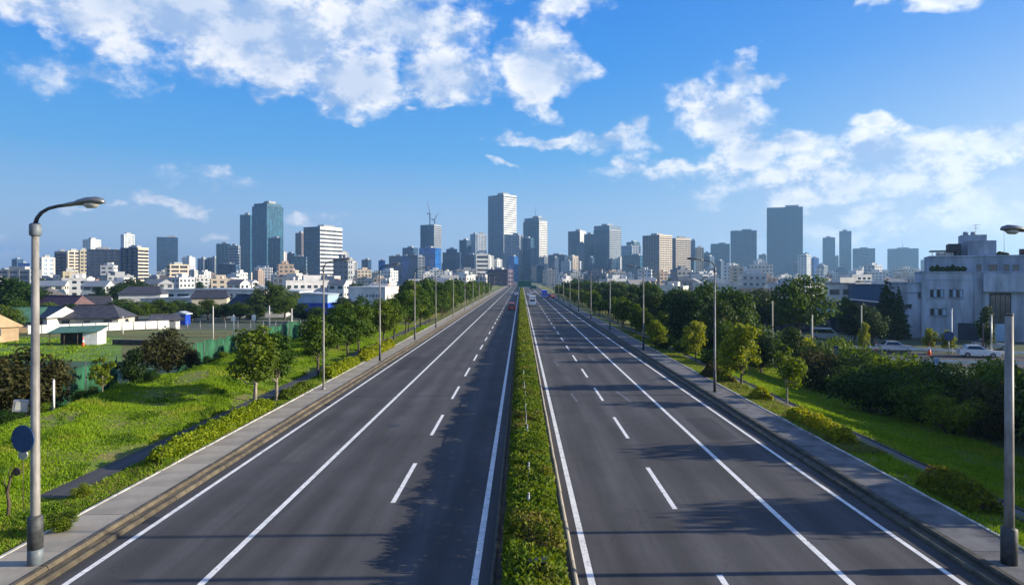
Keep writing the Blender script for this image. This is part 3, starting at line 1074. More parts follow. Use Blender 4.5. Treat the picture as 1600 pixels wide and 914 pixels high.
for k, (px, py, d, kd, s) in enumerate(((640, 440, 175, 'deep', 1.12), (668, 437, 185, 'big', 1.05), (632, 447, 165, 'deep', .95), (705, 441, 240, 'deep', 1.05), (735, 440, 280, 'big', .95), (648, 452, 150, 'deep', .9), (690, 445, 150, 'big', .85), (655, 450, 140, 'big', .85))):
    h0 = PZ(py, d) - GROUND_Z
    base_h = 9.0 if kd == 'deep' else 10.5
    plant(kd, PX(px, d), d, GROUND_Z, f'tall dark tree massed behind the sunlit roadside row, {ordn(k + 1)} counted from the white lettered block', h0 / base_h * 1.04, 'dark trees behind the sunlit row', wide=1.15)

# ---- shrubs and trees along the green netting
LEFT = [
    ('brown', 262, 512, 602, 52, 'bushy brown-green tree standing against the green netting', 1.05), ('brown', 300, 545, 600, 53, 'smaller brown-green tree leaning on the bushy brown one', .9),
    ('deep', 207, 545, 607, 50, 'small dark round tree in front of the green netting', .9), ('sapling', 160, 556, 620, 46, 'thin young tree with a slender stem before the green netting', 1.0),
    ('brown', 40, 542, 655, 39, 'large brownish tree overhanging the bank behind the near lamp post', 1.1), ('brown', 85, 560, 650, 40, 'brownish tree between the near lamp post and the white stake', .9),
    ('brown', 6, 560, 665, 38, 'brown tree cut by the picture edge behind the blue disc', 1.0),
    ('deep', 490, 505, 560, 68, 'dark tree at the end of the green netting', .9), ('brown', 505, 492, 545, 80, 'brownish tree just beyond the end of the green netting', 1.05), ('deep', 425, 520, 565, 72, 'dark tree in front of the gap in the green netting', .8),
]
for kd, px, yt, yb, d, lb, wd in LEFT:
    x = PX(px, d)
    z = zl(x, d)
    h = PZ(yt, d) - z
    bh = {'brown': 4.8, 'deep': 9.0, 'sapling': 3.5}[kd]
    plant(kd, x, d, z, lb, h / bh, wide=wd * (1.0 if kd != 'deep' else 1.1))
for k, (px, yt, d, kd) in enumerate(((118, 615, 43, 'green'), (135, 622, 42, 'dark'), (15, 640, 36, 'dark'), (330, 560, 58, 'dark'), (350, 555, 60, 'green'), (235, 592, 47, 'dark'), (450, 527, 75, 'green'), (520, 530, 72, 'green'), (60, 625, 38, 'green'))):
    x = PX(px, d)
    z = zl(x, d)
    plant(kd, x, d, z, f'low bush at the foot of the green netting, {ordn(k + 1)} of those planted there', max(.35, (PZ(yt, d) - z) / 2.4), 'bushes at the green netting')

# ---- right side
plant('yellow', PX(1158, 48.6), 48.6, 0, 'bright yellow-green tree beside the lamp post on the shaded pavement', 1.02)
plant('sapling', PX(1230, 42.4), 42.4, -.02, 'slender sapling with sparse pale leaves on the verge', 1.05)
plant('yellow', PX(1087, 63.5), 63.5, -.02, 'yellow-green tree further along the verge, before the dark trees', .86)
plant('yellow', PX(1024, 72), 72, .1, 'small yellow-green tree by the second lamp post of the shaded pavement', .74)
RIGHT = [
    ('big', 1060, 452, 98, 'dark leafy tree in the clump behind the small yellow trees', 1.15), ('deep', 1015, 458, 104, 'deep green tree where the dark clump meets the road', 1.2),
    ('big', 1105, 441, 92, 'tall dark tree rising above the lamp post of the shaded verge', 1.1), ('deep', 1085, 462, 80, 'deep green tree in the shaded front of the dark clump', 1.1),
    ('big', 1150, 455, 84, 'broad dark tree in the clump between two lamp posts', 1.0), ('deep', 1125, 470, 74, 'low deep green tree tucked under the broad dark one', 1.15),
    ('deep', 1190, 450, 120, 'dark tree in shade left of the large olive tree', 1.3), ('bigmid', 1250, 428, 98, 'large spreading olive-green tree above the parked cars', 1.05),
    ('deep', 1215, 470, 135, 'deep green tree behind the parked dark cars', 1.2), ('conifer', 1386, 432, 112, 'tall dark conifer beside the grey building wing', 1.2), ('conifer', 1404, 448, 108, 'shorter conifer pressed against the grey building wing', 1.0),
    ('deep', 1335, 474, 104, 'dark tree in front of the navy-roofed shed', 1.1), ('deep', 1362, 478, 100, 'dark tree between the shed and the conifers', 1.05), ('bigmid', 1322, 462, 118, 'light green tree in front of the navy-roofed shed', .7),
    ('yellow', 1350, 503, 84, 'small golden tree on a thin trunk by the side road', .5), ('deep', 1540, 478, 92, 'spiky dark tree before the grey building doorway', .55),
    ('yellow', 1452, 512, 88, 'low yellow palm-like tree in front of the grey building', .9), ('yellow', 1480, 515, 87, 'second low yellow tree in front of the grey building', .8),
    ('bigmid', 1135, 500, 66, 'mid-green tree behind the bright yellow-green one', .62), ('deep', 1240, 512, 64, 'dark low tree behind the slender sapling', .9), ('deep', 1190, 520, 66, 'dark low tree between the yellow tree and the sapling', .9),
]
for kd, px, yt, d, lb, wd in RIGHT:
    x = PX(px, d)
    z = max(GROUND_Z, zr(x, d)) if x < 28 else GROUND_Z
    bh = {'big': 10.5, 'bigmid': 10.5, 'deep': 9.0, 'conifer': 10.5, 'yellow': 4.6}[kd]
    plant(kd, x, d, z, lb, (PZ(yt, d) - z) / bh, wide=wd)
r_ = random.Random(9)
k = 0
for y in np.arange(80, 330, 8.0):
    for row_ in (0, 1, 2):
        k += 1
        x = (16.6, 21.5, 28.0)[row_] + r_.uniform(-1, 1.5)
        yy_ = y + r_.uniform(-2.5, 2.5) + row_ * 3
        kd = ('street_far', 'deep', 'big')[row_]
        s = (r_.uniform(.7, .9), r_.uniform(.66, .8), r_.uniform(.7, .86))[row_]
        plant(kd, x, yy_, max(GROUND_Z, zr(x, yy_)), f'tree in the dark belt beside the oncoming carriageway, {ordn(k)} from the viewer', s, 'dark tree belt beside the oncoming carriageway')
SHR = [
    (1360, 572, 48, 'dark', 'leafy dark shrub by the blue-white marker post'), (1400, 548, 52, 'green', 'broad green shrub in the sunlit middle of the thicket'), (1440, 552, 52, 'golden', 'yellow-tipped shrub before the red cone'),
    (1430, 590, 46, 'green', 'green shrub in the middle of the thicket'), (1345, 560, 56, 'dark', 'dark shrub at the near end of the side road'),
    (1500, 572, 46, 'dark', 'dark shrub just past the white marker post'), (1535, 556, 48, 'green', 'tall green shrub below the white parked car'), (1490, 610, 42, 'golden', 'bright-leaved shrub low in the thicket beside the slope'),
    (1560, 590, 42, 'russet', 'brownish shrub right behind the cut-off grey post'), (1590, 570, 43, 'green', 'green shrub at the picture edge behind the cut-off post'), 
    (1465, 575, 49, 'russet', 'brown-leaved shrub in the thicket gap'), (1320, 528, 62, 'green', 'green shrub between the pillar and the side road'), (1385, 555, 58, 'green', 'green shrub along the back of the thicket'),
    (1280, 545, 58, 'russet', 'brown twiggy shrub behind the slender sapling'), (1300, 535, 60, 'dark', 'dark shrub beside the brown twiggy one'), (1565, 560, 52, 'golden', 'yellow shrub between the cut-off post and the parked car'), (1420, 565, 55, 'dark', 'dark shrub behind the yellow-tipped one'),
    (1205, 512, 72, 'dark', 'dark shrub under the large olive tree'), (1265, 520, 74, 'golden', 'orange-tinged shrub before the parked cars'), (1070, 535, 70, 'dark', 'dark shrub at the foot of the tree clump'), (1040, 530, 74, 'dark', 'dark shrub by the second lamp post'), (1115, 550, 62, 'dark', 'dark shrub behind the first lamp post of the shaded verge'),
]
for px, yt, d, kd, lb in SHR:
    x = PX(px, d)
    z = max(GROUND_Z, zr(x, d)) if x < 28 else GROUND_Z
    h = PZ(yt - 10, d) - z
    plant(kd, x, d, z, lb, h / 2.5, wide=min(1.15, max(.8, 3.6 / h)))
# big trees standing just outside the picture on the right: near ones shade the lanes, the farther row is added to shade the slope
for k, (x, y, s) in enumerate(((25.5, 22.3, .86), (31.5, 23.6, .86), (27.5, 31.0, .92), (34.0, 30.2, .90), (24.5, 18.6, .55), (36.0, 27.0, .84), (38.0, 35.0, .88), (40.0, 39.0, .90), (42.0, 43.5, .90), (44.0, 47.5, .90), (46.0, 51.5, .90), (49.0, 56.0, .90), (34.0, 32.5, .80), (52.0, 61.0, .90), (39.0, 37.0, .90), (43.0, 45.5, .92))):
    plant('big' if k % 2 else 'deep', x, y, GROUND_Z, f'big unseen shade tree on the low ground past the cut-off grey post, {ordn(k + 1)} one there', s, 'shade trees beside the slope', wide=.9)
for k, (x, y, s) in enumerate(((26.5, 27.0, 1.6), (29.5, 33.5, 1.9), (31.0, 36.5, 1.8), (33.5, 39.5, 1.9), (27.0, 29.0, 1.5), (35.5, 43.0, 1.9), (24.0, 25.0, 1.3))):
    plant('dark' if k % 2 else 'green', x, y, GROUND_Z, f'tall shrub continuing the thicket beyond the picture edge, {ordn(k + 1)} in line', s, 'shrubs continuing the thicket', wide=1.1)

# far trees scattered among the low houses
FAR = [(205, 437, 250, 'deep'), (190, 446, 230, 'big'), (25, 440, 150, 'big'), (-5, 436, 150, 'deep'), (50, 452, 160, 'deep'), (428, 447, 170, 'big'), (445, 462, 160, 'bigmid'), (155, 450, 260, 'deep'), (540, 466, 165, 'deep'),
       (190, 468, 160, 'bigmid'), (215, 472, 150, 'bigmid'), (250, 470, 155, 'big'), (275, 470, 158, 'bigmid'), (300, 474, 150, 'deep'), (325, 470, 160, 'big'), (350, 475, 155, 'deep'), (375, 474, 152, 'big'), (400, 476, 150, 'deep'), (470, 476, 150, 'deep'), (495, 480, 148, 'bigmid'),
       (520, 482, 150, 'deep'), (552, 482, 140, 'big'), (30, 470, 130, 'bigmid'), (75, 474, 135, 'bigmid'), (110, 476, 140, 'deep'), (5, 478, 120, 'bigmid')]
for k, (px, yt, d, kd) in enumerate(sorted(FAR)):
    bh = 9.0 if kd == 'deep' else 10.5
    plant(kd, PX(px, d), d, GROUND_Z, f'leafy tree among low houses beyond the field, {ordn(k + 1)} across from the near lamp', (PZ(yt, d) - GROUND_Z) / bh * 1.06, 'scattered trees beyond the field', wide=1.65)

# ------------------------------------------------------------------ street lamps
def lamp_parts(h=9.55, foot='plain'):
    P = []
    q = 1.0 if foot == 'sleeve' else .62
    P.append(('pole', MB().tube([(0, 0, -.1), (0, 0, 1.0), (0, 0, h - .3)], [.125 * q, .12 * q, .088 * q], M['pole'], 12).mesh('pole')))
    P.append(('collar', MB().tube([(0, 0, h - .34), (0, 0, h - .30), (0, 0, h - .02), (0, 0, h + .02)], [.10 * q, .145 * q, .145 * q, .10 * q], M['pole_blue'], 12).mesh('collar')))
    a = [(0, 0, h), (.05, 0, h + .16), (.17, 0, h + .31), (.36, 0, h + .42), (.62, 0, h + .485), (.95, 0, h + .53)]
    P.append(('arm', MB().tube(a, [k_ * max(q, .75) for k_ in (.055, .052, .05, .048, .046, .05)], M['pole_dark'], 8).mesh('arm')))
    hd = MB()
    hd.tube([(.80, 0, h + .51), (.95, 0, h + .535), (1.1, 0, h + .56), (1.2, 0, h + .585), (1.45, 0, h + .625), (1.68, 0, h + .64), (1.82, 0, h + .62), (1.90, 0, h + .585)], [k_ * max(q, .75) for k_ in (.06, .075, .075, .105, .135, .135, .10, .03)], M['lamp_shell'], 12, squash=(.80, 1.25))
    P.append(('lamp_head', hd.mesh('lamp_head')))
    ln = MB()
    ln.tube([(1.30, 0, h + .53), (1.42, 0, h + .525), (1.62, 0, h + .535), (1.76, 0, h + .56)], [k_ * max(q, .75) for k_ in (.03, .115, .12, .04)], M['lamp_glass'], 12, squash=(.85, 1.1))
    P.append(('lens', ln.mesh('lens')))
    if foot == 'sleeve':
        P.append(('sleeve', MB().tube([(0, 0, .42), (0, 0, 1.28), (0, 0, 1.33)], [.19, .19, .13], M['pole_dark'], 14).mesh('sleeve')))
        P.append(('base', MB().tube([(0, 0, -.05), (0, 0, .5)], [.195, .188], M['pole_blue'], 14).mesh('base')))
    elif foot == 'dark':
        P.append(('sleeve', MB().tube([(0, 0, -.05), (0, 0, 1.5)], [.105, .10], M['pole_dark'], 10).mesh('sleeve')))
    else:
        P.append(('base', MB().tube([(0, 0, -.05), (0, 0, .06), (0, 0, .12)], [.16, .16, .10], M['pole'], 10).mesh('base')))
    return P


LAMP = {f: lamp_parts(9.28 if f == 'sleeve' else 8.5, f) for f in ('plain', 'dark', 'sleeve')}


def lamp(x, y, z, rz, label, foot='plain', group=None, s=1.0):
    e = empty('street_lamp', (x, y, z), rz, s)
    head = None
    for nm, me in LAMP[foot]:
        o = meshobj(nm, me, head if nm == 'lens' else e)
        if nm == 'lamp_head':
            head = o
    return tag(e, label, 'street lamp', group)


GL, GR_ = 'street lamps on the sunlit pavement', 'street lamps on the shaded pavement'
lamp(-13.28, 18.2, .19, 0, 'tall grey street lamp with a dark sleeve at its foot, nearest on the sunlit pavement', 'sleeve', GL)
for k, (d, ft, x) in enumerate(((46.7, 'plain', -13.85), (62.5, 'dark', -12.95 - .3), (84, 'dark', -13.4), (104, 'dark', -13.3), (131, 'plain', -13.3), (158, 'plain', -13.3), (185, 'plain', -13.3), (212, 'plain', -13.3), (240, 'plain', -13.3), (280, 'plain', -13.3), (330, 'plain', -13.3))):
    lamp(x, d, .19, 0, f'grey street lamp on the sunlit pavement, {ordn(k + 2)} from the viewer', ft, GL)
lamp(17.2, 21.3, -.05, math.pi, 'street lamp at the picture edge with only its lamp head in view', 'sleeve', GR_, .972)
for k, d in enumerate((45.5, 72, 99, 126, 153, 180, 207, 234, 262, 300)):
    lamp(13.25, d, .20, math.pi, f'grey street lamp on the shaded pavement, {ordn(k + 1)} one standing wholly in view from the viewer', 'dark', GR_)
e = empty('cut_off_post', (13.35, 18.2, .20))
MB().tube([(0, 0, -.1), (0, 0, 6.78)], [.125, .10], M['pole'], 12).obj('pole', e)
MB().tube([(0, 0, 6.77), (0, 0, 6.82)], [.112, .105], M['pole_dark'], 12).obj('cap', e)
MB().tube([(0, 0, -.02), (0, 0, .95), (0, 0, 1.0)], [.205, .20, .13], M['pole_dark'], 12).obj('sleeve', e)
tag(e, 'grey lamp-less post cut off below the horizon, on the shaded pavement', 'post')

# blue disc and small fittings on the near lamp post
e = empty('round_sign', (-13.56, 18.12, 3.62), R(-12))
MB().tube([(0, -.015, 0), (0, .015, 0)], .37, M['sign_blue'], 32).obj('disc', e)
MB().tube([(0, .012, 0), (.20, .11, 0)], .022, M['galv'], 6).obj('bracket', e)
tag(e, 'dark blue round sign fixed to the near lamp post', 'sign')
e = empty('floodlight', (-13.62, 18.15, 4.52), R(20))
MB().prism([(-.20, -.14), (.14, -.18), (.17, .14), (-.16, .17)], -.06, .06, M['galv']).obj('housing', e)
MB().prism([(-.14, -.10), (.10, -.13), (.12, .10), (-.11, .12)], -.068, -.06, M['lamp_glass']).obj('glass', e)
MB().box(.12, .40, -.02, .02, -.03, .02, M['pole_dark']).obj('bracket', e)
tag(e, 'small grey floodlight bracketed to the near lamp post above the blue disc', 'floodlight')
# dead twisted sapling and reflector on the bank
e = empty('dead_sapling', (-17.12, 22.2, zl(-17.12, 22.2) + .05))
m = MB()
m.tube([(0, 0, -.1), (.05, 0, .35), (-.04, .03, .75), (.06, 0, 1.1), (.16, 0, 1.42), (.30, 0, 1.52)], [.06, .055, .05, .04, .03, .012], M['bark'], 7)
m.tube([(-.04, .03, .75), (-.16, .05, 1.05), (-.12, .05, 1.3)], [.03, .02, .01], M['bark'], 5)
m.tube([(.06, 0, 1.1), (.0, .05, 1.4), (.08, .08, 1.6)], [.02, .015, .008], M['bark'], 5)
m.obj('trunk', e)
MB().tube([(.30, -.02, 1.44), (.30, .02, 1.44)], .14, M['bark'], 10).obj('knot', e)
tag(e, 'twisted dead sapling on the grass beside the near lamp post', 'sapling')
e = empty('reflector', (-16.9, 22.6, zl(-16.9, 22.6)))
MB().tube([(0, 0, -.1), (0, 0, 1.85)], .014, M['bark'], 6).obj('stake', e)
MB().tube([(0, -.03, 1.95), (0, .03, 1.95)], .16, M['galv'], 16).obj('dish', e)
tag(e, 'small grey round reflector on a thin stake beside the dead sapling', 'reflector')
x = PX(84, 37)
e = empty('stake', (x, 37, zl(x, 37)))
MB().tube([(0, 0, -.1), (0, 0, 1.75)], .055, M['white'], 8).obj('post', e)
MB().tube([(0, 0, 1.75), (0, 0, 1.84)], [.05, .02], M['galv'], 8).obj('tip', e)
tag(e, 'thick white stake standing at the foot of the bank behind the near lamp post', 'stake')

# ------------------------------------------------------------------ green netting fence
def net_fence(ya, yb, x, n, h, label):
    z0 = zl(x, (ya + yb) / 2)
    e = empty('net_fence', (x, (ya + yb) / 2, z0))
    step = (yb - ya) / n
    for k in range(n + 1):
        y = ya + k * step - (ya + yb) / 2
        MB().tube([(0, y, -.5), (0, y, h + .25)], .035, M['fencepost'], 6).obj('post', e)
    r = np.random.default_rng(int(ya))
    for k in range(n):
        y = ya + k * step - (ya + yb) / 2
        nn = 9
        sag = .08 * math.sin(k * 1.7) + .06
        vs_, fs = [], []
        for i in range(nn):
            t = i / (nn - 1)
            off = .05 + .07 * math.sin(t * math.pi * 3 + k)
            for zz in (-.3, h * .5, h - sag * math.sin(t * math.pi) * 2):
                vs_.append((off * (1.2 if 0 < zz < h * .6 else .6), y + .04 + t * (step - .08), zz))
        for i in range(nn - 1):
            for j in range(2):
                a = i * 3 + j
                fs.append((a, a + 3, a + 4, a + 1))
        mo = np_mesh('net_panel', np.array(vs_), np.array(fs), M['net'], True)
        o = meshobj('net_panel', mo, e)
        sd = o.modifiers.new('thick', 'SOLIDIFY')
        sd.thickness = .02
    return tag(e, label, 'fence')


net_fence(42, 51, -31.0, 5, 2.35, 'green netting fence stretch behind the thin young tree')
net_fence(60, 72, -31.0, 7, 2.45, 'green netting fence stretch beyond the bushy brown tree')
net_fence(80, 92, -30.5, 5, 2.75, 'tallest green netting stretch, at the far end of the bank')

# ------------------------------------------------------------------ field and gardens on the left
def patch(name, px0, px1, d0, d1, mat, label, z, skew=0):
    me = bpy.data.meshes.new(name)
    pts = [(PX(px0, d0), d0, z), (PX(px1, d0), d0, z), (PX(px1 + skew, d1), d1, z), (PX(px0, d1), d1, z)]
    # subdivide a little so that the edge is not ruler straight
    me.from_pydata(pts, [], [(0, 1, 2, 3)])
    me.materials.append(mat)
    o = meshobj(name, me)
    return tag(o, label, name.replace('_', ' '), kind='structure')


patch('lawn', -120, 330, 62, 79, M['court'], 'dull green court surface behind the green netting', GROUND_Z + .02)
patch('field', -160, 190, 79.5, 112, M['lawn'], 'bright green mown field behind the brown trees', GROUND_Z + .02)
patch('field', 190, 480, 79.5, 112, M['dirt'], 'brown weedy plot beside the bright field', GROUND_Z + .025)
patch('field', -160, 480, 112.5, 128, M['dirt'], 'strip of brown garden soil before the white fence', GROUND_Z + .03)
tag(blades('grass', 9000, (-105, -48), (80, 111), lambda X, Y: 0 * X + GROUND_Z + .02, M['grass'], .17, .045, 12, keep=lambda x, y, r: (x > PX(-160, 1) * y) & (x < PX(190, 1) * y - 4 * np.sin(y * .7) ** 2 - r.random(len(x)) * 2), ypow=1.0), 'rough green grass on the mown field', 'grass', kind='stuff')
e = empty('low_wall', (PX(205, 99), 99, GROUND_Z), R(-12))
MB().box(-3.2, 3.2, -.1, .1, 0, .75, M['kerb_dark']).obj('wall', e)
MB().box(-3.25, 3.25, -.14, .14, .75, .83, M['concrete']).obj('coping', e)
tag(e, 'low dark wall between the bright field and the brown plot', 'wall')

M['roof_slate'] = pmat('roof_slate', (.055, .055, .065), rough=.5, var=.25, scale=1.2, objvar=.3, stretch=(1, 1, 3))
M['roof_maroon'] = pmat('roof_maroon', (.075, .035, .040), rough=.5, var=.25, scale=1.2, objvar=.2, stretch=(1, 1, 3))
M['roof_green'] = pmat('roof_green', (.07, .17, .11), rough=.5, var=.2, scale=.8)
M['wall_cream'] = pmat('wall_cream', (.62, .56, .44), var=.12, scale=.5, objvar=.25)
M['wall_white'] = pmat('wall_white', (.72, .71, .68), var=.10, scale=.4, objvar=.22)
M['wall_tan'] = pmat('wall_tan', (.42, .30, .19), var=.15, scale=.5, objvar=.2)
M['win'] = glassmat('window_glass', (.035, .05, .065), cell=(.6, .6, .6))
M['frame'] = pmat('window_frame', (.16, .17, .19), rough=.5)
M['blue_panel'] = pmat('blue_panel', (.010, .055, .42), rough=.5, var=.12, scale=.6)
M['teal_panel'] = pmat('teal_panel', (.03, .24, .30), rough=.5, var=.12, scale=.6)
M['navy_roof'] = pmat('navy_roof', (.012, .022, .05), rough=.5, var=.2, scale=.4)
M['pale_blue'] = pmat('pale_blue_panel', (.30, .44, .58), rough=.5, var=.12, scale=.4)
M['steel_roof'] = pmat('steel_roof', (.40, .44, .48), rough=.4, var=.15, scale=.3, stretch=(4, 1, 1))
M['orange'] = pmat('cone_orange', (.75, .10, .02), rough=.5, var=.05)


def house(px, d, w, dp, h, rise, rz, wall, roof, label, hip=0.0, z0=GROUND_Z, extra=None):
    """gabled or hipped house with windows, door, eaves and ridge"""
    e = empty('house', (PX(px, d), d, z0), R(rz))
    MB().box(-w / 2, w / 2, -dp / 2, dp / 2, -.2, h, wall).obj('wall', e)
    ov = .45
    rf = MB()
    a, b, hr = w / 2 + ov, dp / 2 + ov, h - .12
    rx = w / 2 + ov - hip * w / 2
    top = h + rise
    pts = [(-a, -b, hr), (a, -b, hr), (a, b, hr), (-a, b, hr), (-rx, 0, top), (rx, 0, top)]
    low = [(x_, y_, z_ - .16) for x_, y_, z_ in pts[:4]]
    for f in ((0, 1, 5, 4), (2, 3, 4, 5), (1, 2, 5), (3, 0, 4)):
        mt = roof if (len(f) == 4 or hip > .05) else wall
        rf.face([pts[i] for i in f], mt)
    for i in range(4):
        j = (i + 1) % 4
        rf.face([low[i], low[j], pts[j], pts[i]], roof)
    rf.face([low[3], low[2], low[1], low[0]], roof)
    r_o = rf.obj('roof', e)
    MB().box(-rx, rx, -.12, .12, top - .05, top + .10, roof).obj('ridge', r_o)
    n = max(2, int(w / 3))
    for side, yy2 in ((-1, -dp / 2), (1, dp / 2)):
        if side == 1:
            continue
        for k in range(n):
            cx = -w / 2 + w * (k + .5) / n
            if k == n // 2:
                dd = MB().box(cx - .5, cx + .5, yy2 - .04, yy2 + .02, 0, 2.05, M['frame']).obj('door', e)
                continue
            wo = MB().box(cx - .75, cx + .75, yy2 - .05, yy2 + .02, 1.0, 2.15, M['frame']).obj('window', e)
            MB().box(cx - .66, cx - .03, yy2 - .065, yy2 - .045, 1.08, 2.07, M['win']).obj('pane', wo)
            MB().box(cx + .03, cx + .66, yy2 - .065, yy2 - .045, 1.08, 2.07, M['win']).obj('pane', wo)
    wo = MB().box(w / 2 - .02, w / 2 + .05, -.7, .7, 1.0, 2.1, M['frame']).obj('window', e)
    MB().box(w / 2 + .05, w / 2 + .065, -.62, .62, 1.08, 2.02, M['win']).obj('pane', wo)
    if extra:
        extra(e)
    return tag(e, label, 'house')


house(100, 150, 11, 8, 3.0, 3.0, -14, M['wall_white'], M['roof_maroon'], 'house with a steep maroon gable roof behind the near lamp post', .15)
house(140, 165, 9, 8, 3.2, 2.2, 30, M['wall_white'], M['roof_slate'], 'slate-roofed house just behind the maroon-roofed one', .1)
house(150, 128, 11, 7, 2.6, 2.2, 8, M['wall_cream'], M['roof_slate'], 'long low house with a hipped slate roof behind the white fence', .5)
house(82, 126, 7, 6, 2.8, 1.8, -24, M['wall_white'], M['roof_slate'], 'small white house with dark roof touching the near lamp post', .0)
house(25, 124, 9, 8, 2.2, 2.2, 20, M['wall_tan'], M['roof_green'], 'green-roofed house at the picture edge', .0)
house(-18, 104, 6, 6, 2.6, 2.0, -35, M['wall_tan'], M['wall_tan'], 'tan gabled house cut by the picture edge', .0)
house(405, 172, 14, 9, 3.0, 2.6, 10, M['wall_white'], M['navy_roof'], 'white house with a broad dark roof before the blue shed', .3)
house(258, 131, 5, 4, 2.0, .8, 30, M['wall_white'], M['roof_slate'], 'small white cottage among the garden trees', .2)
house(330, 190, 9, 8, 4.6, 1.8, 18, M['wall_cream'], M['roof_slate'], 'two-storey cream house before the long warehouse', .2)
house(60, 190, 10, 8, 5.2, 2.0, -20, M['wall_white'], M['roof_slate'], 'two-storey white house beyond the maroon roof', .2)
house(225, 215, 12, 9, 5.0, 2.2, 14, M['wall_white'], M['roof_slate'], 'two-storey house beside the long warehouse end', .3)
house(1180, 170, 12, 9, 5.0, 2.2, 14, M['wall_white'], M['roof_slate'], 'pale house glimpsed behind the dark tree clump', .3)

# hut with green lean-to roof, cones
d = 100
e = empty('hut', (PX(125, d), d, GROUND_Z), R(10))
MB().box(1.0, 3.0, -1.5, 1.5, 0, 2.0, M['white']).obj('wall', e)
MB().box(-3.2, 1.0, 1.2, 1.4, 0, 1.9, M['soil']).obj('back_wall', e)
m = MB()
m.face([(-3.6, -1.9, 1.9), (3.2, -1.9, 2.0), (3.4, 1.8, 2.75), (-3.5, 1.8, 2.6)], M['roof_green'])
m.face([(-3.5, 1.8, 2.54), (3.4, 1.8, 2.69), (3.2, -1.9, 1.94), (-3.6, -1.9, 1.84)], M['roof_green'])
m.face([(-3.6, -1.9, 1.84), (3.2, -1.9, 1.94), (3.2, -1.9, 2.0), (-3.6, -1.9, 1.9)], M['roof_green'])
m.obj('roof', e)
for xx in (-3.3, -1.4, .4):
    MB().tube([(xx, -1.7, 0), (xx, -1.7, 1.9)], .06, M['bark'], 6).obj('post', e)
tag(e, 'open garden hut with a pale green lean-to roof and white end wall', 'hut')


def cone(x, y, z, label, s=1.0):
    e = empty('traffic_cone', (x, y, z), 0, s)
    e.scale = (s * .6, s * .6, s)
    MB().tube([(0, 0, .03), (0, 0, .3)], [.17, .115], M['orange'], 12).obj('lower_cone', e)
    MB().tube([(0, 0, .3), (0, 0, .5)], [.115, .07], M['white'], 12).obj('band', e)
    MB().tube([(0, 0, .5), (0, 0, .72)], [.07, .025], M['orange'], 12).obj('tip', e)
    MB().box(-.2, .2, -.2, .2, 0, .035, M['orange']).obj('base', e)
    tag(e, label, 'traffic cone')


cone(PX(130, 97), 97, GROUND_Z, 'orange cone standing before the green-roofed hut', 2.0)
cone(PX(1452, 86), 86, GROUND_Z, 'tall orange-red cone on the side road below the grey building', 2.3)
cone(PX(1369, 92), 92, GROUND_Z, 'smaller red cone on the side road by the golden tree', 1.8)

# white fence panels
d = 131
e = empty('panel_fence', (PX(205, d), d - 9, GROUND_Z), R(38))
for k in range(11):
    x = -11 + k * 2.0
    MB().box(x + .05, x + 1.9, -.03, .03, .25, 1.75, M['white']).obj('panel', e)
    MB().tube([(x, 0, 0), (x, 0, 1.9)], .05, M['galv'], 6).obj('post', e)
tag(e, 'row of white fence panels in front of the low houses', 'fence')
d = 118
e = empty('mesh_fence', (PX(372, d), d, GROUND_Z), R(2))
for k in range(11):
    x = -11 + k * 2.2
    MB().tube([(x, 0, 0), (x, 0, 2.4)], .045, M['galv'], 6).obj('post', e)
for zz in (.2, .75, 1.3, 1.85, 2.3):
    MB().tube([(-11, 0, zz), (11, 0, zz)], .022, M['galv'], 4).obj('rail', e)
tag(e, 'long grey wire fence with thin posts across the lower field', 'fence')
for k, (px, yt, d, lb) in enumerate(((333, 478, 108, 'thin pale pole in the lower field, first past the garden trees'), (365, 492, 112, 'short pale pole at the wire fence'), (397, 490, 112, 'pale pole with a small white sign at the wire fence'), (421, 478, 112, 'tall pale pole behind the white-trunked trees'), (456, 482, 112, 'pale pole near the end of the wire fence'), (222 - 167, 491, 112, 'thin blue-white pole beside the near lamp post'), (192, 494, 118, 'short white pole by the white fence panels'))):
    z1 = PZ(yt, d)
    e = empty('thin_pole', (PX(px, d), d, GROUND_Z))
    MB().tube([(0, 0, -.1), (0, 0, z1 - GROUND_Z)], [.10, .07], M['wall_white'], 8).obj('pole', e)
    MB().tube([(0, 0, z1 - GROUND_Z - .02), (0, 0, z1 - GROUND_Z + .08)], [.09, .03], M['galv'], 8).obj('cap', e)
    if k in (1, 2):
        MB().box(-.35, .35, -.14, -.10, z1 - GROUND_Z - 1.1, z1 - GROUND_Z - .2, M['white']).obj('plate', e)
    tag(e, lb, 'pole', 'thin poles in the lower field')


def shed(px, d, w, dp, h, rz, wall, roof, label, nwin=0, winz=(1.2, 2.4), rise=.5, stripe=None, name='warehouse'):
    e = empty(name, (PX(px, d), d, GROUND_Z), R(rz))
    MB().box(-w / 2, w / 2, -dp / 2, dp / 2, -.1, h, wall).obj('wall', e)
    rf = MB()
    rf.prism([(-w / 2 - .3, h), (w / 2 + .3, h), (w / 2 + .3, h + .18), (0, h + .18 + rise), (-w / 2 - .3, h + .18)], -dp / 2 - .3, dp / 2 + .3, roof)
    rf.obj('roof', e)
    if stripe:
        MB().box(-w / 2 - .03, w / 2 + .03, -dp / 2 - .04, dp / 2 + .04, .0, stripe[0], stripe[1]).obj('cladding', e)
    for k in range(nwin):
        cx = -w / 2 + w * (k + .5) / nwin
        ww = w / nwin * .38
        wo = MB().box(cx - ww, cx + ww, -dp / 2 - .06, -dp / 2 + .02, *winz, M['frame']).obj('window', e)
        MB().box(cx - ww + .1, cx + ww - .1, -dp / 2 - .075, -dp / 2 - .055, winz[0] + .1, winz[1] - .1, M['win']).obj('pane', wo)
    tag(e, label, 'building')
    return e


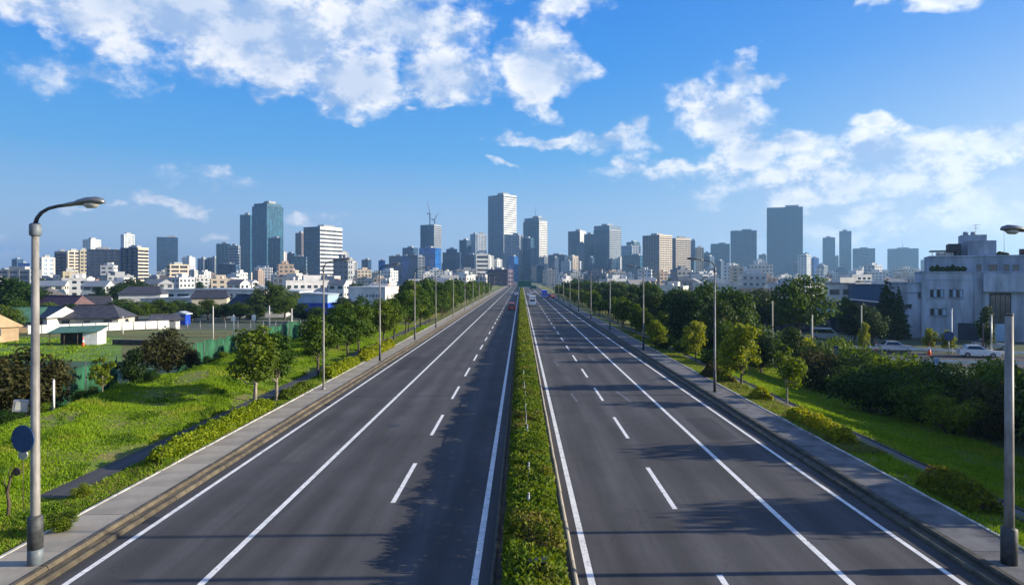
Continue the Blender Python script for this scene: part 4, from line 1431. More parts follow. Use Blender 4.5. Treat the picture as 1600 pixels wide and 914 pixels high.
shed(335, 240, 40, 16, 5.6, 3, M['wall_white'], M['steel_roof'], 'long low white warehouse with a pale roof beyond the garden trees', 8, (2.6, 4.4))
shed(290, 205, 22, 10, 3.6, 3, M['wall_white'], M['steel_roof'], 'low white shed in front of the long warehouse', 5, (1.4, 2.6))
shed(430, 250, 24, 14, 5.0, -3, M['wall_white'], M['steel_roof'], 'white flat-roofed works behind the broad dark roof', 5, (2.0, 3.4))
shed(487, 190, 12.5, 10, 5.2, -2, M['pale_blue'], M['steel_roof'], 'shed with pale upper wall over bright blue cladding', 0, stripe=(3.0, M['blue_panel']))
shed(408, 205, 6, 5, 3.0, 0, M['teal_panel'], M['steel_roof'], 'small teal shed beside the broad dark roof', 1, (1.0, 2.0))
shed(285, 142, 2.4, 2.2, 2.2, 0, M['blue_panel'], M['steel_roof'], 'tiny bright blue shed among the garden trees', 1, (1.0, 1.7))
o = shed(585, 200, 12.4, 9, 7.2, -18, M['wall_white'], M['wall_white'], 'white windowless block with dark lettering-like marks on its sunlit side', 0, rise=.05)
for k, (a, w_) in enumerate(((-3.4, .5), (-2.4, .4), (-1.0, .7), (0, .5), (.8, .8), (1.9, .5), (2.7, .4))):
    MB().box(12.4 / 2, 12.4 / 2 + .05, a, a + w_, 4.2, 5.0, M['frame']).obj('letter_mark', o)
    MB().box(a * 1.1 + 1.0, a * 1.1 + 1.0 + w_, -4.56, -4.5, 4.3, 5.1, M['frame']).obj('letter_mark', o)
shed(1330, 150, 30, 12, 3.4, -22, M['pale_blue'], M['navy_roof'], 'long shed with a navy roof and pale blue wall by the dark trees', 3, (.9, 2.4), rise=1.6)
shed(1352, 190, 8, 8, 8.0, -20, M['sign_blue'], M['navy_roof'], 'plain dark blue tank building above the navy roof', 0, rise=.1)
shed(1312, 200, 7, 8, 8.2, -20, M['wall_white'], M['roof_slate'], 'pale block between the blue tank building and the olive tree', 2, (5, 6.6), rise=.1)
shed(1235, 128, 22, 9, 3.0, -12, M['navy_roof'], M['navy_roof'], 'dark open garage behind the parked cars under the olive tree', 5, (.6, 2.2), rise=.6)

# ------------------------------------------------------------------ side road on the right
sr = MB()
sr.face([(32, 78, GROUND_Z + .02), (95, 66, GROUND_Z + .02), (96, 74, GROUND_Z + .02), (32, 97, GROUND_Z + .02)], M['path_asphalt'])
tag(sr.obj('side_road'), 'narrow shaded side road in front of the grey building', 'road', kind='structure')


def rail(x0, y0, x1, y1, label, h=.75):
    L = math.hypot(x1 - x0, y1 - y0)
    e = empty('guard_rail', (x0, y0, GROUND_Z), math.atan2(y1 - y0, x1 - x0))
    n = int(L / 2.5)
    for k in range(n + 1):
        MB().tube([(k * L / n, 0, -.1), (k * L / n, 0, h)], .05, M['galv'], 6).obj('post', e)
    MB().prism([(0, h - .3), (L, h - .3), (L, h), (0, h)], -.09, -.05, M['white']).obj('rail', e)
    tag(e, label, 'guard rail')


rail(36, 78.0, 70, 69.5, 'white guard rail along the near edge of the side road')
rail(44, 91.0, 66, 82.5, 'white guard rail along the far edge of the side road')

# ------------------------------------------------------------------ grey building on the right
M['bld_grey'] = pmat('grey_render', (.36, .42, .50), var=.24, scale=.6, bump=.15, detail=9, stretch=(1, 1, .22))
M['bld_grey2'] = pmat('grey_render_upper', (.29, .345, .42), var=.24, scale=.6, detail=9, stretch=(1, 1, .22))
M['bld_dark'] = pmat('dark_cladding', (.045, .05, .06), var=.2, scale=.5)
BO = Vector((PX(1390, 112), 112.0))
BROT = R(-27)
BU = Vector((math.cos(BROT), math.sin(BROT)))
be = empty('office_building', (BO.x, BO.y, GROUND_Z), BROT)


def bs(px, off=0.0):
    """distance along the facade for a photo column, the facade pushed back by off"""
    o = BO + Vector((-BU.y, BU.x)) * off
    t = tX(px)
    return (t * o.y - o.x) / (BU.x - t * BU.y)


def bz(px, py, off=0.0):
    o = BO + Vector((-BU.y, BU.x)) * off
    return PZ(py, (o + BU * bs(px, off)).y) - GROUND_Z


def bblock(name, px0, px1, py, off, depth, mat, z0=-.2, py_at=None):
    s0, s1 = bs(px0, off), bs(px1, off)
    z1 = bz(py_at or (px0 + px1) / 2, py, off)
    return MB().box(s0, s1, off, off + depth, z0, z1, mat).obj(name, be), s0, s1, z1


def bwin(px0, px1, py0, py1, off, n=2, curtain=False):
    s0, s1 = bs(px0, off), bs(px1, off)
    pm = (px0 + px1) / 2
    za, zb = bz(pm, py1, off), bz(pm, py0, off)
    w = MB()
    w.box(s0, s1, off - .07, off + .03, za, za + .10, M['frame']).box(s0, s1, off - .07, off + .03, zb - .10, zb, M['frame'])
    for k in range(n + 1):
        a = s0 + (s1 - s0 - .09) * k / n
        w.box(a, a + .09, off - .068, off + .03, za + .10, zb - .10, M['frame'])
    wo = w.obj('window', be)
    for k in range(n):
        a = s0 + (s1 - s0) * k / n + .05
        b = s0 + (s1 - s0) * (k + 1) / n - .05
        MB().box(a, b, off - .03, off + .01, za + .08, zb - .08, M['win'] if not (curtain and k % 2) else M['pale_blue']).obj('pane', wo)
    MB().box(s0 - .12, s1 + .12, off - .16, off, za - .10, za - .005, M['bld_grey2']).obj('sill', wo)


main, s0, s1, zroof = bblock('main_block', 1440, 1720, 426, 0, 15, M['bld_grey'], py_at=1500)
bblock('side_wing', 1390, 1439.6, 443, .6, 9, M['bld_grey'])
up, u0, u1, zup = bblock('upper_storey', 1453, 1730, 401, 2.2, 11, M['bld_grey2'], z0=zroof - .05, py_at=1520)
up2, _, _, _ = bblock('projecting_bay', 1537, 1725, 428, -.9, .88, M['bld_grey'], z0=bz(1560, 456, -.9), py_at=1570)
ph, p0, p1, zph = bblock('stair_tower', 1512, 1557, 376, 4.5, 6, M['bld_grey2'], z0=zup - .05)
bblock('lift_housing', 1502, 1542, 367, 6.0, 4, M['bld_grey2'], z0=zup)
bblock('roof_shed', 1482, 1502, 381, 4.0, 4, M['bld_dark'], z0=zup)
MB().box(u0 + .1, u0 + 4.2, 2.4, 5.5, zup + .9, zup + 1.1, M['bld_dark']).obj('roof_canopy', be)
for k in range(5):
    xx = u0 + .3 + k * .9
    MB().box(xx, xx + .09, 2.5, 2.6, zup, zup + .9, M['orange'] if k == 0 else M['frame']).obj('canopy_post', be)
MB().box(u0 + .9, u0 + 3.4, 2.9, 3.0, zup, zup + .75, M['wall_white']).obj('canopy_panel', be)
for px in (1509, 1521):
    s = bs(px, 7)
    z = bz(px, 367, 6.0)
    MB().tube([(s, 7.2, z - .1), (s, 7.2, z + .55)], .38, M['bld_grey2'], 12).obj('water_tank', be)
s = bs(1526, 7)
z = bz(1526, 367, 6)
an = MB().tube([(s, 7.8, z), (s, 7.8, z + 1.9)], .035, M['frame'], 5)
an.tube([(s - .5, 7.8, z + 1.7), (s + .6, 7.8, z + 1.8)], .025, M['frame'], 4)
an.tube([(s - .3, 7.8, z + 1.2), (s + .4, 7.8, z + 1.3)], .025, M['frame'], 4)
an.obj('antenna', be)
s = bs(1569, 6)
MB().tube([(s, 6, zup), (s, 6, zup + 4.4)], [.04, .02], M['frame'], 5).obj('antenna', be)
for k, px in enumerate((1562, 1566, 1571)):
    s = bs(px, 5)
    MB().tube([(s, 5, zup - .05), (s, 5, zup + .55), (s, 5, zup + .9 - .1 * k)], [.5, .55, .12], M['leaf_brown'], 9).obj('roof_planter', be)
s = bs(1596, 4)
MB().tube([(s + .6, 5, zup), (s + .6, 5, zup + 1.2)], .75, M['roof_maroon'], 12).obj('roof_tank', be)
MB().box(s0 - .12, s0 + 30, -.12, 15.1, zroof, zroof + .22, M['bld_grey2']).obj('parapet', be)
MB().box(u0 - .1, u0 + 26, 2.05, 13.3, zup, zup + .20, M['bld_grey']).obj('parapet', be)
w0, w1 = bs(1390, .6), bs(1439.6, .6)
zw = bz(1415, 443, .6)
MB().box(w0 - .1, w1 - .05, .45, 9.7, zw, zw + .22, M['bld_grey2']).obj('parapet', be)
for a in ((1453, 1475, 452, 465), (1483, 1505, 452, 465), (1453, 1479, 482, 493)):
    bwin(*a, 0, 4, True)
for a in ((1526, 1533, 413, 424), (1545, 1558, 413, 424), (1568, 1577, 413, 424), (1582, 1592, 413, 424)):
    bwin(*a, 2.2, 2)
for a in ((1394, 1398, 456, 466), (1414, 1425, 475, 482)):
    bwin(*a, .6, 1)
bwin(1434, 1439, 456, 466, .6, 1)
# dark planted gap on the setback, tall dark entrance, pipes and base panels
for k in range(7):
    s = bs(1456 + k * 8, 1.2)
    MB().tube([(s, 1.0, zroof + .2), (s + .1, 1.0, zroof + .7), (s, 1.0, zroof + 1.15 + .2 * math.sin(k * 2))], [.35, .55, .1], M['leaf_deep'], 8).obj('roof_planter', be)
sa, sb = bs(1546, -.02), bs(1580, -.02)
za, zb = bz(1562, 545, 0), bz(1562, 458, 0)
dr_ = MB().box(sa, sb, -.06, .02, max(.1, za), zb, M['bld_dark']).obj('entrance', be)
for k in range(4):
    a = sa + .12 + (sb - sa - .24) * k / 4
    MB().box(a + .05, a + (sb - sa) / 4 - .1, -.09, -.05, max(.2, za) + .1, zb - .3, M['win']).obj('pane', dr_)
for px in (1522, 1535):
    s = bs(px, -.1)
    MB().tube([(s, -.1, .1), (s, -.1, zroof)], .07, M['bld_grey2'], 6).obj('drain_pipe', be)
MB().box(bs(1446, -.03), bs(1533, -.03), -.06, .01, bz(1490, 438, 0), bz(1490, 438, 0) + .12, M['bld_grey2']).obj('string_course', be)
MB().box(bs(1497, -.4), bs(1536, -.4), -.4, -.3, 0, bz(1515, 505, -.4), M['navy_roof']).obj('ground_screen', be)
MB().box(bs(1537, -.6), bs(1584, -.6), -.6, -.5, 0, bz(1560, 506, -.6), M['pale_blue']).obj('ground_screen', be)
MB().box(bs(1415, .5), bs(1436, .5), .52, .6, bz(1425, 458, .6), bz(1425, 457, .6), M['frame']).obj('cable_tray', be)
tag(be, 'grey three-storey building with rooftop stair tower and antennas', 'building')
# round mirror and shrubs in front are separate; slim posts by the building
for px, yt, d, mt, lb in ((1487, 483, 88, 'white', 'slim white post before the grey building windows'), (1536, 507, 84, 'roof_maroon', 'thin dark red post before the white parked car'), (1549, 493, 84, 'galv', 'thin grey post beside the dark red post'), (1207, 471, 90, 'wall_cream', 'pale pole under the olive tree crown'), (1269, 493, 80, 'wall_cream', 'pale short pole by the parked cars'), (1346, 478, 92, 'wall_cream', 'slim pale pole before the navy-roofed shed')):
    z1 = PZ(yt, d) - GROUND_Z
    e = empty('thin_pole', (PX(px, d), d, GROUND_Z))
    MB().tube([(0, 0, -.1), (0, 0, z1)], [.10, .08], M[mt], 8).obj('pole', e)
    MB().tube([(0, 0, z1 - .02), (0, 0, z1 + .1)], [.12, .04], M['galv'], 8).obj('cap', e)
    tag(e, lb, 'pole', 'thin poles by the side road')
e = empty('traffic_mirror', (PX(1483, 86), 86, GROUND_Z))
MB().tube([(0, -.03, 2.5), (0, .03, 2.5)], .62, M['sign_blue'], 24).obj('mirror_back', e)
MB().tube([(0, .04, -.1), (0, .04, 2.4)], .045, M['galv'], 8).obj('post', e)
tag(e, 'dark round mirror seen from behind on a post before the grey building', 'mirror')
e = empty('marker_post', (PX(1306, 60), 60, GROUND_Z))
h_ = PZ(545, 60) - GROUND_Z
MB().box(-.14, .14, -.14, .14, -.1, h_, M['pale_blue']).obj('post', e)
MB().box(-.16, .16, -.16, .16, h_, h_ + .25, M['sign_blue']).obj('cap', e)
tag(e, 'square blue-white marker post among the shrubs below the side road', 'post')
e = empty('marker_post', (PX(1463, 50), 50, GROUND_Z))
h_ = PZ(568, 50) - GROUND_Z
MB().box(-.12, .12, -.12, .12, -.1, h_, M['white']).obj('post', e)
MB().box(-.13, .13, -.13, .13, h_, h_ + .4, M['pale_blue']).obj('cap', e)
tag(e, 'white marker post in the thicket gap below the cone', 'post')


# ------------------------------------------------------------------ vehicles
def car_paint(n, c):
    m = pmat(n, c, rough=.3, var=.05, spec=.6)
    m.node_tree.nodes['Principled BSDF'].inputs['Coat Weight'].default_value = .6
    return m


CARP = {k: car_paint('car_' + k, c) for k, c in (('white', (.75, .76, .78)), ('silver', (.42, .44, .47)), ('dark', (.03, .035, .05)), ('red', (.42, .03, .025)), ('blue', (.02, .08, .40)), ('truckblue', (.01, .09, .62)))}
M['tyre'] = pmat('tyre', (.02, .02, .02), rough=.9)
M['rim'] = pmat('rim', (.35, .36, .37), rough=.35, metal=.7)
M['tail'] = pmat('tail_light', (.45, .01, .01), rough=.3)
M['headl'] = pmat('head_light', (.75, .76, .74), rough=.2)
M['carglass'] = pmat('car_glass', (.02, .025, .03), rough=.08, spec=.7)


def ext(m, prof, w0, w1, zsplit, mat):
    """side profile (y along the car, z) given width, narrower above zsplit"""
    n = len(prof)
    b = len(m.v)
    wd = [w0 if z <= zsplit else w1 for _, z in prof]
    m.v += [(-wd[i] / 2, prof[i][0], prof[i][1]) for i in range(n)] + [(wd[i] / 2, prof[i][0], prof[i][1]) for i in range(n)]
    mi = m.mi(mat)
    fs = [tuple(b + i for i in range(n)), tuple(b + n + i for i in reversed(range(n)))] + [(b + i, b + n + i, b + n + (i + 1) % n, b + (i + 1) % n) for i in range(n)]
    for f in fs:
        m.f.append(f)
        m.m.append(mi)
        m.sm.append(False)
    return m


def vehicle(kind, x, y, z, rz, paint_, label, s=1.0, group=None):
    """front of the vehicle points to local -y"""
    e = empty({'truck': 'truck', 'van': 'van'}.get(kind, 'car'), (x, y, z), rz, s)
    P = CARP[paint_]
    if kind == 'car':
        L, W = 4.3, 1.72
        ext(MB(), [(-2.1, .28), (2.1, .28), (2.15, .55), (2.08, .92), (1.1, .98), (-.75, .95), (-2.0, .78), (-2.15, .5)], W, W - .04, .9, P).obj('body', e)
        ext(MB(), [(-.78, .94), (1.75, .94), (1.2, 1.40), (.9, 1.46), (-.1, 1.45)], W - .12, W - .42, 1.0, P).obj('cabin', e)
        gl_ = MB()
        gl_.face([(-.70, -.76, .97), (.70, -.76, .97), (.58, -.16, 1.40), (-.58, -.16, 1.40)], M['carglass'])
        gl_.face([(.70, 1.75, .98), (-.70, 1.75, .98), (-.58, 1.25, 1.38), (.58, 1.25, 1.38)], M['carglass'])
        g2 = [(a, b, c) for a, b, c in ()]
        go_ = gl_.obj('windscreen', e)
        go_.location = (0, 0, .012)
        for sx in (-1, 1):
            m = MB().face([(sx * .80, -.55, 1.0), (sx * .80, 1.45, 1.0), (sx * .67, 1.1, 1.36), (sx * .67, -.02, 1.36)], M['carglass'])
            o = m.obj('side_window', e)
            o.location = (sx * .012, 0, 0)
        wy, wr, zl_ = (-1.3, 1.3), .31, .62
    elif kind == 'van':
        L, W = 4.2, 1.66
        ext(MB(), [(-2.05, .28), (2.05, .28), (2.08, 1.1), (2.0, 1.82), (1.8, 1.90), (-1.0, 1.88), (-1.85, 1.05), (-2.08, .85)], W, W - .16, 1.2, P).obj('body', e)
        m = MB().face([(-.68, -1.80, 1.12), (.68, -1.80, 1.12), (.62, -1.12, 1.80), (-.62, -1.12, 1.80)], M['carglass'])
        m.face([(.66, 2.10, 1.1), (-.66, 2.10, 1.1), (-.60, 2.05, 1.72), (.60, 2.05, 1.72)], M['carglass'])
        o = m.obj('windscreen', e)
        o.location = (0, -.0, .03)
        for sx in (-1, 1):
            m = MB().face([(sx * .80, -1.5, 1.12), (sx * .80, 1.8, 1.12), (sx * .77, 1.75, 1.7), (sx * .77, -.95, 1.7)], M['carglass'])
            o = m.obj('side_window', e)
            o.location = (sx * .04, 0, 0)
        wy, wr, zl_ = (-1.35, 1.35), .29, .72
    else:
        L, W = 6.4, 2.1
        ext(MB(), [(-3.2, .4), (-1.5, .4), (-1.5, 2.2), (-2.7, 2.25), (-3.15, 1.4)], W - .05, W - .15, 1.5, CARP['white'] if paint_ == 'silver' else P).obj('cab', e)
        MB().box(-W / 2, W / 2, -1.4, 3.2, .85, 3.1, P).obj('cargo_box', e)
        MB().box(-W / 2 - .02, W / 2 + .02, -1.38, 3.22, 3.1, 3.16, M['white']).obj('box_roof', e)
        MB().box(-.45, .45, -1.6, 3.1, .5, .84, M['black']).obj('chassis', e)
        m = MB().face([(-.88, -3.12, 1.5), (.88, -3.12, 1.5), (.84, -2.74, 2.15), (-.84, -2.74, 2.15)], M['carglass'])
        o = m.obj('windscreen', e)
        o.location = (0, -.03, .01)
        MB().box(-W / 2, W / 2, -3.3, -3.18, .4, .62, M['galv']).obj('bumper', e)
        wy, wr, zl_ = (-2.4, 1.9), .42, .9
    hl = {'car': 2.14, 'van': 2.08, 'truck': 3.21}[kind]
    hr_ = {'car': 2.11, 'van': 2.09, 'truck': 3.23}[kind]
    for sx in (-1, 1):
        MB().box(sx * W * .36 - .16, sx * W * .36 + .16, -hl - .02, -hl + .2, zl_ - .10, zl_ + .06, M['headl']).obj('headlight', e)
        MB().box(sx * W * .41 - .10, sx * W * .41 + .10, hr_ - .2, hr_ + .03, zl_ + .02, zl_ + .22, M['tail']).obj('tail_light', e)
        for yw in wy:
            w = MB().tube([(sx * (W / 2 - .2), yw, wr), (sx * (W / 2 + .01), yw, wr)], wr, M['tyre'], 14).obj('wheel', e)
            MB().tube([(sx * (W / 2 - .05), yw, wr), (sx * (W / 2 + .025), yw, wr)], wr * .6, M['rim'], 10).obj('rim', w)
    MB().box(-.25, .25, hr_ + .01, hr_ + .03, zl_ - .22, zl_ - .08, M['white']).obj('number_plate', e)
    return tag(e, label, {'truck': 'truck', 'van': 'van'}.get(kind, 'car'), group)


vehicle('van', PX(800, 165), 165, 0, math.pi, 'red', 'small red van driving away in the lane beside the median', .98)
vehicle('car', PX(806.5, 300), 300, 0, math.pi, 'white', 'far white car driving away close to the median', 1.05)
vehicle('car', PX(797, 300), 300, 0, math.pi, 'silver', 'far pale car in the kerbside lane of the sunlit carriageway', 1.05)
vehicle('truck', PX(832, 188), 188, 0, 0, 'silver', 'grey box truck approaching beside the median', .92)
vehicle('car', PX(827, 290), 290, 0, 0, 'white', 'white car approaching behind the grey box truck', 1.05)
vehicle('car', PX(833, 330), 330, 0, 0, 'silver', 'far silver car approaching in the middle lane', 1.05)
vehicle('truck', PX(850.5, 262), 262, 0, 0, 'truckblue', 'bright blue box truck standing on the oncoming shoulder', 1.0)
vehicle('car', PX(862, 262), 262, .2, .3, 'red', 'reddish car parked off the road beside the blue truck', 1.0)
vehicle('car', PX(1528, 84), 84, GROUND_Z, R(72), 'white', 'white car parked on the side road below the grey building', 1.05)
vehicle('car', PX(1548, 93), 93, GROUND_Z, R(70), 'silver', 'silver car parked behind the white one at the grey building', 1.0)
vehicle('van', PX(1195, 104), 104, GROUND_Z, R(75), 'white', 'white van parked under the dark trees by the garage', 1.0)
vehicle('car', PX(1222, 100), 100, GROUND_Z, R(80), 'dark', 'dark car parked next to the white van', 1.0)
vehicle('car', PX(1258, 98), 98, GROUND_Z, R(80), 'blue', 'blue car parked by the short pale pole', 1.0)
vehicle('van', PX(1288, 108), 108, GROUND_Z, R(70), 'silver', 'silver van parked before the navy-roofed shed', 1.0)
vehicle('car', PX(1400, 90), 90, GROUND_Z, R(75), 'silver', 'silver car on the side road by the conifers', 1.0)

# ------------------------------------------------------------------ overhead signs at the far end
M['sign_green'] = pmat('sign_green', (.01, .11, .07), rough=.5, var=.1)


def gantry(y, x0, x1, px0, px1, py0, py1, label, xo):
    e = empty('sign_gantry', (xo, y, 0))
    a, b = PX(px0, y) - xo, PX(px1, y) - xo
    z0, z1 = PZ(py1, y), PZ(py0, y)
    MB().tube([(0, 0, 0), (0, 0, z1 + .3)], [.22, .16], M['galv'], 8).obj('post', e)
    MB().box(min(a, b, 0), max(a, b, 0), -.08, .08, z0 + .6, z0 + .8, M['galv']).obj('beam', e)
    MB().box(min(a, b, 0), max(a, b, 0), -.08, .08, z1 - .6, z1 - .4, M['galv']).obj('beam', e)
    s = MB().box(a, b, -.25, -.10, z0, z1, M['sign_green']).obj('sign_board', e)
    MB().box(a + .12, b - .12, -.262, -.252, z0 + .12, z0 + .26, M['white']).obj('border', s)
    MB().box(a + .12, b - .12, -.262, -.252, z1 - .26, z1 - .12, M['white']).obj('border', s)
    return tag(e, label, 'road sign')


gantry(420, 0, 0, 809, 830, 438, 449, 'large green overhead road sign on a post in the far median', .4)
gantry(470, 0, 0, 827, 838, 446, 452, 'smaller green overhead sign over the oncoming lanes', 13.4)

# ------------------------------------------------------------------ skyline
def wallm(n, c, **k):
    return pmat(n, c, var=.10, scale=.05, objvar=.12, rough=.7, **k)


T = {
    'teal': glassmat('glass_teal', (.013, .072, .125)), 'navy': glassmat('glass_navy', (.016, .045, .10)), 'blue': glassmat('glass_blue', (.012, .11, .38)),
    'grey': glassmat('glass_grey', (.010, .042, .09)), 'pale': glassmat('glass_pale', (.16, .24, .32)), 'black': glassmat('glass_black', (.018, .022, .03)),
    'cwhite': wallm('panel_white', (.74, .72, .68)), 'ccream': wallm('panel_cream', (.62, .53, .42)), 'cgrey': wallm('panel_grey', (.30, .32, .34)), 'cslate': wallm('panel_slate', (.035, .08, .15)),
    'cmist': wallm('panel_mist', (.10, .16, .24)), 'cmauve': wallm('panel_mauve', (.17, .16, .19)), 'cazure': wallm('panel_azure', (.02, .10, .30)), 'cnavy': wallm('panel_navy', (.028, .045, .095)), 'cblue': wallm('panel_blue', (.016, .072, .145)), 'cpink': wallm('panel_pink', (.46, .33, .28)), 'cbrown': wallm('panel_brown', (.17, .12, .11)), 'cteal': wallm('panel_teal', (.032, .095, .145)), 'cpurple': wallm('panel_purple', (.10, .08, .13)), 'csand': wallm('panel_sand', (.34, .30, .22)),
}
STY = {   # core, band, floor height, band height, proud, fin spacing, fin width, fin material
    'glass_teal': ('teal', 'cteal', 4.2, .55, .12, 6.0, .35, 'cteal'), 'glass_navy': ('navy', 'cslate', 4.0, .6, .12, 5.0, .4, 'cslate'), 'glass_blue': ('blue', 'cazure', 4.0, .5, .12, 6.0, .3, 'cazure'),
    'stripe_white': ('black', 'cwhite', 6.0, 3.0, .5, 30, 1.2, 'cwhite'), 'stripe_grey': ('navy', 'cgrey', 4.4, 1.5, .35, 14, .8, 'cgrey'), 'white_glass': ('pale', 'cwhite', 4.2, 1.5, .3, 7, 1.0, 'cwhite'),
    'flats': ('black', 'ccream', 3.6, 1.5, .9, 6.5, 1.0, 'ccream'), 'flats_dark': ('black', 'cslate', 3.6, 1.4, .8, 6.5, 1.0, 'cslate'), 'flats_pink': ('black', 'cpink', 3.6, 1.6, .8, 6.0, 1.2, 'cpink'),
    'flats_navy': ('black', 'cnavy', 3.6, 1.4, .8, 6.5, 1.0, 'cnavy'), 'main': ('grey', 'cmist', 5.0, 2.5, .4, 15, .9, 'cmist'), 'fluted': ('grey', 'cmist', 4.2, 1.5, .3, 7, 1.6, 'cmist'), 'stripe_mist': ('black', 'cmist', 6.0, 2.6, .4, 12, 1.0, 'cmist'), 'flats_mauve': ('black', 'cmauve', 3.6, 1.6, .8, 6.0, 1.2, 'cmauve'),  # mist and mauve bands: tower fronts darkened so the colour carries the shade
    'slate': ('navy', 'cslate', 4.0, 1.3, .2, 5.5, 1.0, 'cslate'), 'bluegrey': ('grey', 'cblue', 4.0, 1.3, .2, 7.0, 1.4, 'cblue'), 'grey': ('grey', 'cgrey', 4.0, 1.5, .25, 6.0, 1.2, 'cgrey'),
    'brown': ('black', 'cbrown', 4.0, 1.7, .25, 5.0, 1.4, 'cbrown'), 'purple': ('black', 'cpurple', 4.0, 1.8, .2, 5.0, 1.6, 'cpurple'), 'sand': ('black', 'csand', 4.0, 1.7, .3, 5.0, 1.4, 'csand'), 'white': ('pale', 'cwhite', 4.0, 2.0, .3, 6.0, 2.0, 'cwhite'), 'pale': ('pale', 'cgrey', 4.4, 1.0, .2, 6.0, .8, 'cgrey'),
}


def solve(C, u, t):
    q = u[0] - t * u[1]
    return -1.0 if abs(q) < 1e-6 else (t * C[1] - C[0]) / q


def tower(label, x0, xs, x1, yt, d, sty, ratio=1.0, roof='plant', yb=None, crown=None, mast=0, name='tower', side=None):
    """a building between photo columns x0..x1 with its near vertical edge at xs, top edge at row yt, d metres away"""
    if xs is None:
        xs = x1
        th = math.atan(tX(x1)) - R(2.5)
        C = (tX(xs) * d, d)
        uL = (-math.cos(th), math.sin(th))
        A = solve(C, uL, tX(x0))
        B = A * .75 * ratio
    else:
        C = (tX(xs) * d, d)
        best = None
        for k in range(-80, 81):
            th = R(k)
            uL = (-math.cos(th), math.sin(th))
            uR = (math.sin(th), math.cos(th))
            A, B = solve(C, uL, tX(x0)), solve(C, uR, tX(x1))
            if A <= .5 or B <= .5 or A > 300 or B > 300:
                continue
            c = abs(math.log(A / B / ratio))
            if best is None or c < best[0]:
                best = (c, th, A, B)
        if best is None:
            best = (0, math.atan(tX(xs)), (x1 - x0) / F * d * .7, (x1 - x0) / F * d * .5)
        _, th, A, B = best
        uL = (-math.cos(th), math.sin(th))
    uR = (math.sin(th), math.cos(th))
    cx, cy_ = C[0] + uL[0] * A / 2 + uR[0] * B / 2, C[1] + uL[1] * A / 2 + uR[1] * B / 2
    H = PZ(yt, d) - GROUND_Z
    core, band, fh, bh, pr, fs, fw, fm = STY[sty]
    e = empty(name, (cx, cy_, GROUND_Z), -th)
    w, dp = A / 2, B / 2
    H0 = H
    if crown:
        H -= crown[1]
    MB().box(-w, w, -dp, dp, -.5, H - .3, T[core]).obj('body', e)
    m = MB()
    z = fh
    while z < H - bh:
        m.box(-w - pr, w + pr, -dp - pr, dp + pr, z - bh / 2, z + bh / 2, T[band])
        z += fh
    m.box(-w - pr, w + pr, -dp - pr, dp + pr, H - bh * .8, H, T[band])
    o = m.obj('floor_bands', e)
    o['kind'] = 'stuff'
    if side:           # paler bands on the sun side only, sunlight put into the colour
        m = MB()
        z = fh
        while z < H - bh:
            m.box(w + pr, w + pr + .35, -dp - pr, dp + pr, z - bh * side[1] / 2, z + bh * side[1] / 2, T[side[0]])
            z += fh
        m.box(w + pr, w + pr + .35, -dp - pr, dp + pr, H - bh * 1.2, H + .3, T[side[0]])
        o = m.obj('painted_sun_side', e)
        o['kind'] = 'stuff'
    m = MB()
    nx, ny = max(1, round(2 * w / fs)), max(1, round(2 * dp / fs))
    pf = pr + .15
    for k in range(nx + 1):
        a = -w + 2 * w * k / nx
        for sgn in (-1, 1):
            m.box(a - fw / 2, a + fw / 2, sgn * (dp + pf / 2) - pf / 2, sgn * (dp + pf / 2) + pf / 2, 0, H - .05, T[fm])
    for k in range(ny + 1):
        a = -dp + 2 * dp * k / ny
        for sgn in (-1, 1):
            m.box(sgn * (w + pf / 2) - pf / 2, sgn * (w + pf / 2) + pf / 2, a - fw / 2, a + fw / 2, 0, H - .08, T[fm])
    o = m.obj('mullions', e)
    o['kind'] = 'stuff'
    if crown:      # stepped top: (inset, height)
        ins = crown[0]
        MB().box(-w + ins, w - ins, -dp + ins, dp - ins, H - .3, H0, T[crown[2] if len(crown) > 2 else band]).obj('crown', e)
        H = H0
        w, dp = w - ins, dp - ins
    if roof == 'plant':
        r = random.Random(label)
        p_ = MB()
        a = r.uniform(-.5, .1)
        p_.box(w * a, w * (a + .75), -dp * .5, dp * .45, H - .2, H + min(6, 1.6 + H * .022), T['cgrey'])
        p_.obj('roof_plant', e)
        q = MB()
        for _ in range(3):
            xx, yy2 = r.uniform(-.85, .7) * w, r.uniform(-.85, .7) * dp
            q.box(xx, xx + w * .14, yy2, yy2 + dp * .16, H - .1, H + r.uniform(.8, 2.2), T['cgrey'])
        q.obj('roof_units', e)['kind'] = 'stuff'
    if mast:
        MB().tube([(0, 0, H - 1), (0, 0, H + mast)], [.7, .25], T['cslate'], 5).obj('mast', e)
    tag(e, label, 'building')
    return e, w, dp, H, th


LC = 'left'
tower('small two-tone block, dark side and pale side, above the low apartments', 130, 142, 157, 374, 1250, 'white', .8)
tower('cream apartment block with open balconies next to the dark slab block', 105, 106.5, 125, 392, 760, 'flats', .2)
tower('dark end of the balcony apartments rising over white houses', 87, None, 105, 393, 770, 'flats_navy')
tower('plain beige stair end beside the balcony apartments', 124, 125, 137, 391, 745, 'sand', .15)
tower('broad dark navy apartment slab with many small balconies', 137, 188, 190, 390, 720, 'flats_navy', 2.5)
tower('slim pale tower with a bright sunlit side above the dark slab', 189, 194, 210, 366, 1350, 'white_glass', .5)
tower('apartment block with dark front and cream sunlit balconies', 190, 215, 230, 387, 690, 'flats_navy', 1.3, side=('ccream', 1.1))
tower('solitary square navy tower with a small roof box', 245, 276.5, 278, 371, 1300, 'glass_navy', 1.4)
tower('cream gridded mid-rise in front of the solitary navy tower', 262, 266, 293, 413, 620, 'flats', .4)
tower('small block with a bright white sunlit side', 285, 296, 304, 402, 980, 'white', 1.0)
tower('wide teal office block at the foot of the twin teal towers', 338, 357, 360, 381, 1120, 'glass_teal', 2)
